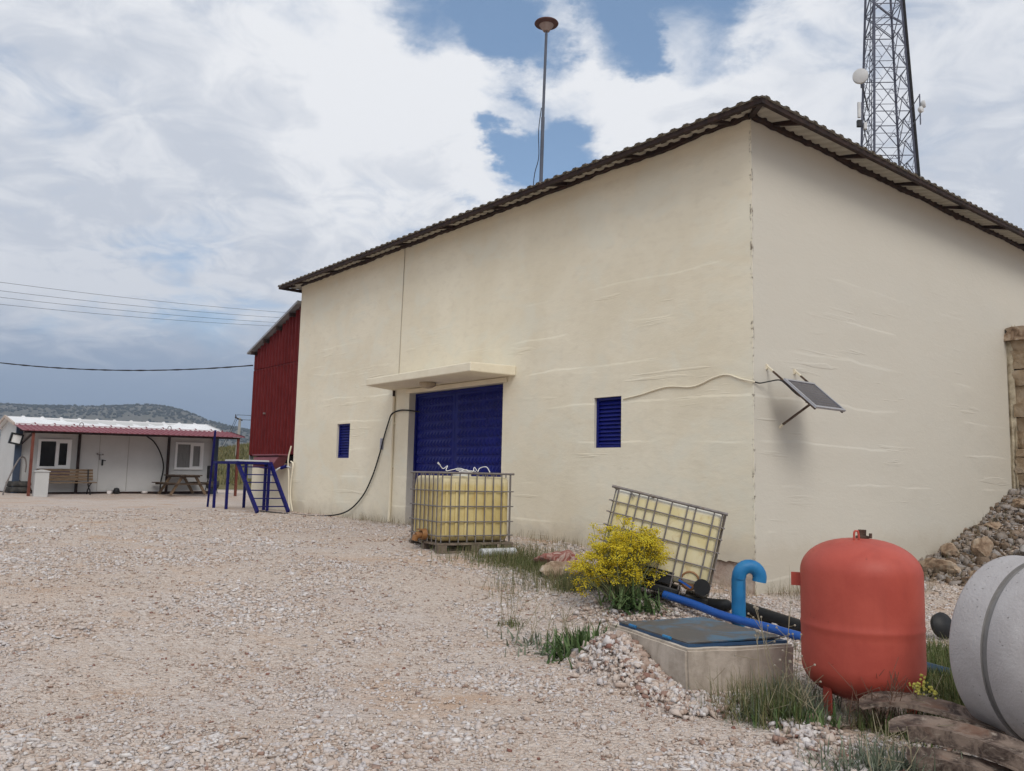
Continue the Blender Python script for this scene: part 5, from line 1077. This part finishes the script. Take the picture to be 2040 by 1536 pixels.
# ================================================================== plants
def blades(name, P, h, width, lean, m, label=None, cat=None, seg=3, curl=.5, parent=None, stuff=True, loc=(0, 0, 0), azim=None):
    n = len(P); a = rng.uniform(0, 2*np.pi, n) if azim is None else azim; la = np.abs(rng.normal(0, lean, n)); hh = h*rng.uniform(.55, 1.15, n); ww = width*rng.uniform(.7, 1.3, n)
    dx, dy = np.cos(a), np.sin(a); V = np.zeros((n, (seg+1)*2, 3))
    for k in range(seg+1):
        t = k/seg; ang = la*(1+curl*t*2); ho = hh*t*np.sin(np.minimum(ang, 1.9)); ve = hh*t*np.cos(np.minimum(ang, 1.9)); wd = ww*(1-t)**.7*.5+.0004
        cxp = P[:, 0]+dx*ho; cyp = P[:, 1]+dy*ho; cz = P[:, 2]+ve
        V[:, 2*k] = np.stack([cxp-dy*wd, cyp+dx*wd, cz], 1); V[:, 2*k+1] = np.stack([cxp+dy*wd, cyp-dx*wd, cz], 1)
    F1 = np.array([(2*k, 2*k+1, 2*k+3, 2*k+2) for k in range(seg)]); Fc = (F1[None]+(np.arange(n)*(seg+1)*2)[:, None, None]).reshape(-1, 4)
    o = npmesh(name, V.reshape(-1, 3), Fc, m, attr=np.repeat(rng.uniform(0, 1, n), (seg+1)*2), loc=loc, parent=parent)
    if label: tag(o, label, cat, kind='stuff' if stuff else None)
    return o
def gmat(name, cols): 
    m = mat(name, cols, attr='rnd', rough=.7, spec=.2); b = m.node_tree.nodes['Principled BSDF']; b.inputs['Transmission Weight'].default_value = 0; return m
M_GRASS = gmat('green_grass', [(.055, .085, .022), (.085, .115, .035), (.12, .135, .05), (.20, .18, .085)])
M_OLIVE = gmat('olive_grass', [(.085, .10, .04), (.13, .135, .06), (.20, .175, .09), (.26, .21, .125)])
M_DRY = gmat('dry_grass', [(.16, .13, .075), (.26, .21, .13), (.34, .28, .19), (.12, .11, .055)])
M_LEAF = gmat('leaf_green', [(.04, .075, .025), (.075, .125, .04), (.13, .18, .075)])
M_GREYG = gmat('grey_green_leaf', [(.10, .125, .085), (.15, .175, .12), (.20, .215, .155)])
M_FLOWER = gmat('yellow_flower', [(.46, .34, .015), (.62, .48, .02), (.70, .58, .05), (.42, .38, .04)])
def patch(cx_, cy_, sx, sy, n, rot=0):
    u = rng.normal(0, 1, (n, 2))*[sx, sy]; c_, s_ = math.cos(rot), math.sin(rot); x = cx_+u[:, 0]*c_-u[:, 1]*s_; y = cy_+u[:, 0]*s_+u[:, 1]*c_
    ok = yard_ok(x, y); x, y = x[ok], y[ok]; return np.column_stack([x, y, zg(x, y)-.01])
def wallstrip(s0, s1, v0, v1, n):
    s = rng.uniform(s0, s1, n); v = v0+(v1-v0)*rng.uniform(0, 1, n)**1.6; x = A.x+dS.x*s+nV.x*v; y = A.y+dS.y*s+nV.y*v; return np.column_stack([x, y, zg(x, y)-.01])
def rstrip(r0_, r1_, w0, w1, n):
    r = rng.uniform(r0_, r1_, n); v = w0+(w1-w0)*rng.uniform(0, 1, n)**1.3; x = A.x+eR.x*r-dS.x*v; y = A.y+eR.y*r-dS.y*v; return np.column_stack([x, y, zg(x, y)-.01])
cat_ = np.concatenate
def cull(P): return P[~((P[:, 1] < 6.05) & (P[:, 1] > 4.6) & (np.abs(P[:, 0]/P[:, 1]-.378) < .032))]
blades('green_grass', cull(cat_([patch(.15, 12.9, .38, .42, 1500, .4), patch(.55, 12.3, .3, .3, 700), patch(1.0, 11.1, .20, .24, 1100), patch(3.62, 7.0, .14, .55, 2600, -.45), patch(3.25, 6.0, .10, .3, 700, -.45), patch(3.95, 7.9, .2, .4, 900, -.45), patch(1.95, 5.85, .16, .14, 1300), patch(2.65, 5.6, .25, .12, 500)])), .20, .007, .35, M_GRASS, 'tufts of fresh green grass round the tanks and the concrete ring', 'grass')
blades('olive_grass', cull(cat_([patch(.1, 13.2, .55, .4, 1300, .5), patch(1.05, 11.2, .3, .35, 1100), patch(.35, 11.6, .25, .7, 500, -.2), patch(1.9, 6.0, .22, .14, 700), patch(1.9, 10.6, .6, .3, 300), rstrip(4.2, 10, .1, 3.2, 420)])), .26, .005, .28, M_OLIVE, 'taller olive and seeding grass between the boulders and tanks', 'grass')
blades('dry_grass', cat_([wallstrip(3.5, 11.5, .02, .55, 800), wallstrip(-.2, 3.9, .1, .6, 500), rstrip(.2, 4.4, .06, 1.0, 1500), rstrip(4.5, 9, .05, .4, 260), wallstrip(11, 15, .02, .35, 60)]), .22, .005, .45, M_DRY, 'dry straw coloured grass along the foot of the walls', 'grass')
def heads(P, h): return P
# --- yellow flowering shrub
def yellow_shrub():
    b = on(1.33, 9.75); S = thing('yellow_shrub', b, 'bushy wild shrub covered in yellow flowers before the leaning tank', 'shrub')
    st = MB(); FV = []; q = random.Random(9); tips = []
    for k in range(64):
        a = q.uniform(0, 6.283); lean = q.uniform(.1, .85); h = q.uniform(.30, .86)*(1-.22*lean)
        tip = b+Vector((math.cos(a)*lean*.52-.10+(.12 if h > .55 else 0), math.sin(a)*lean*.34, h+.08)); mid = b.lerp(tip, .55)+Vector((q.gauss(0, .03), q.gauss(0, .03), .03))
        st.tube([b+Vector((q.gauss(0, .04), q.gauss(0, .03), -.02)), mid, tip], [.006, .005, .003], 5, False)
        for j in range(6):
            t2 = tip+Vector((q.gauss(0, .085), q.gauss(0, .07), q.gauss(0, .085))); st.tube([mid.lerp(tip, q.uniform(.4, .95)), t2], [.003, .002], 4, False); tips.append(t2)
    for (x, y, n_) in ((-.24, .66, 10), (-.33, .55, 8), (.28, .74, 10), (.22, .82, 10), (.44, .52, 9), (-.42, .38, 8), (.38, .62, 8), (-.1, .78, 6)):
        t0 = b+Vector((x, q.uniform(-.1, .1), y+.05)); st.tube([b, b.lerp(t0, .5)+Vector((0, 0, .05)), t0], [.006, .005, .003], 5, False)
        for j in range(n_): tips.append(t0+Vector((q.gauss(0, .05), q.gauss(0, .05), q.gauss(0, .035))))
    st.build('stems', mat('stem_green', [(.13, .15, .06), (.20, .20, .10)], 5, .8), S)
    T = np.array([tuple(t) for t in tips]); n = 34; Pp = (T[:, None, :]+rng.normal(0, 1, (len(T), n, 3))*[.030, .030, .018]).reshape(-1, 3)
    V = ICO[None]*(.0058*rng.uniform(.6, 1.5, (len(Pp), 1, 1)))*(1+rng.normal(0, .25, (len(Pp), 12, 1)))+Pp[:, None, :]
    Fc = (ICF[None]+(np.arange(len(Pp))*12)[:, None, None]).reshape(-1, 3)
    cl = np.repeat(np.clip(rng.normal(.45, .22, len(T)), 0, 1), n); r = np.clip(cl+rng.normal(0, .15, len(cl)), 0, 1)
    npmesh('flowers', V.reshape(-1, 3), Fc, M_FLOWER, attr=np.repeat(r, 12), loc=b, parent=S)
    blades('leaves', np.array([tuple(b+Vector((q.gauss(.02, .15), q.gauss(-.04, .08), q.uniform(0, .16)))) for _ in range(150)]), .30, .026, 1.0, M_LEAF, parent=S, loc=b, seg=5, curl=.5)
    blades('bright_leaves', np.array([tuple(b+Vector((q.gauss(.2, .12), q.gauss(-.12, .06), q.uniform(0, .05)))) for _ in range(60)]), .27, .034, 1.15, M_LEAF, parent=S, loc=b, seg=5, curl=.6)
yellow_shrub()
def rosette(name, x, y, n, h, w_, sx, sy, m, label, cat, lean=.8, stems=0, sh=.5, seeds=False, sm=None):
    b = on(x, y); S = thing(name, b, label, cat)
    P = patch(x, y, sx, sy, n); blades('leaves', P, h, w_, lean, m, parent=S, loc=b, seg=4, curl=.5)
    if stems:
        st = MB(); hd = []; q = random.Random(int(x*100)+7)
        for k in range(stems):
            p = b+Vector((q.gauss(0, sx), q.gauss(0, sy), -.02)); hh = sh*q.uniform(.5, 1.1); tip = p+Vector((q.gauss(0, .12)*hh/.5, q.gauss(0, .1)*hh/.5, hh)); mid = p.lerp(tip, .5)+Vector((q.gauss(0, .03), q.gauss(0, .03), 0))
            st.tube([p, mid, tip], [.0035, .003, .002], 5, False)
            for j in range(q.randint(1, 4)):
                o = mid.lerp(tip, q.uniform(.1, .9)); e = o+Vector((q.gauss(0, .07), q.gauss(0, .07), q.uniform(.02, .14))); st.tube([o, e], [.0022, .0015], 4, False)
                if seeds: hd.append((e, .4))
            if seeds: hd.append((tip, .62))
        st.build('stems', sm or mat('dry_stem', [(.22, .19, .12), (.33, .28, .19)], 5, .9), S)
        if seeds:
            ms = mat('seed_head', [(.24, .21, .16), (.36, .32, .26)], 8, .95)
            for e, k in hd: h1 = MB(); h1.lathe([(0, -.02*k), (.018*k, -.01*k), (.021*k, .004*k), (.014*k, .017*k), (0, .02*k)], e, n=9); h1.build('seed_head', ms, S, smooth=True)
    return S
rosette('leafy_weed', .66, 7.72, 430, .25, .032, .15, .16, M_LEAF, 'dense dark green leafy weed beside the rubble and concrete chamber', 'weed', 1.0, 10, .42)
rosette('leafy_weed', 1.98, 5.72, 200, .16, .022, .13, .08, M_LEAF, 'low leafy green weed in the grass between the chamber and red tank', 'weed', .95, 5, .25)
rosette('leafy_weed', .34, 8.1, 190, .15, .018, .20, .24, M_GREYG, 'sparse grey green weed with dry stalks left of the leafy weed', 'weed', .7, 9, .4)
rosette('leafy_weed', .05, 8.95, 90, .12, .012, .07, .06, M_GRASS, 'small tuft with tall thin dry stalks standing alone on the gravel', 'weed', .6, 9, .5)
rosette('thistle', 2.05, 6.05, 360, .28, .008, .12, .10, M_GREYG, 'tall dry thistle with round seed heads against the concrete chamber', 'thistle', .5, 8, .75, True)
rosette('feathery_weed', 1.95, 5.85, 700, .20, .005, .20, .10, M_GREYG, 'feathery grey green weed at the right foot of the concrete chamber', 'weed', .75, 12, .3)
rosette('twiggy_weed', 2.42, 5.6, 160, .16, .006, .10, .06, M_OLIVE, 'twiggy brown weed growing up in front of the red tank legs', 'weed', .6, 22, .40, False, mat('red_stem', [(.10, .06, .04), (.17, .10, .07)], 5, .9))
rosette('silver_weed', 2.12, 4.85, 520, .19, .010, .16, .10, M_GREYG, 'silvery green weed in front of the rusty channels at the bottom', 'weed', .6, 10, .28)
rosette('silver_weed', 1.6, 4.45, 50, .10, .010, .04, .03, M_GREYG, 'tiny grey weed alone on the gravel at the bottom edge', 'weed', .5)
yf = rosette('mustard_weed', 2.68, 5.55, 90, .20, .012, .05, .04, M_GRASS, 'small yellow flowered weed between the red tank and concrete ring', 'weed', .5, 7, .36)
M_PALEY = gmat('pale_yellow_flower', [(.45, .42, .08), (.55, .50, .12)])
for k in range(11):
    ctr = np.array(tuple(on(2.68, 5.55)+Vector((random.gauss(0, .045), random.gauss(0, .045), random.uniform(.2, .38)))))
    V = np.concatenate([ICO*.009*random.uniform(.7, 1.3)+ctr+rng.normal(0, 1, 3)*.011 for _ in range(8)])
    npmesh('flower_head', V, (ICF[None]+(np.arange(8)*12)[:, None, None]).reshape(-1, 3), M_PALEY, attr=rng.uniform(0, 1, len(V)), loc=on(2.68, 5.55), parent=yf)
# tall dry grass with seed heads by the wall corner
P = rstrip(.3, 3.2, .15, .9, 160); o = blades('seeding_grass', P, .42, .004, .22, M_DRY, 'tall dry seeding grass along the wall behind the pipes', 'grass', seg=4)
# grassy slope behind the cabin
xs2 = rng.uniform(-44, -10, 26000); ys2 = rng.uniform(53, 112, 26000)
blades('meadow_grass', np.column_stack([xs2, ys2, zg(xs2, ys2)-.05]), .55, .07, .3, gmat('meadow', [(.10, .10, .035), (.15, .14, .05), (.22, .18, .08), (.08, .095, .03)]), 'tall green and straw coloured meadow grass on the slope behind the cabin', 'grass', seg=2)

# ------------------------------------------------------------------ air: even haze that greys the far hills
hz_ = MB(); hz_.box((-2600, -200, -8), (2600, 2600, 190)); hb = hz_.build('haze', bpy.data.materials.new('haze_air')); tag(hb, kind='stuff')
hm = hb.data.materials[0]; hm.use_nodes = True; t_ = hm.node_tree; t_.nodes.clear()
ho = t_.nodes.new('ShaderNodeOutputMaterial'); hv = t_.nodes.new('ShaderNodeVolumePrincipled'); t_.links.new(hv.outputs[0], ho.inputs['Volume'])
hv.inputs['Color'].default_value = (.62, .74, .95, 1); hv.inputs['Density'].default_value = .00035; hv.inputs['Anisotropy'].default_value = .2
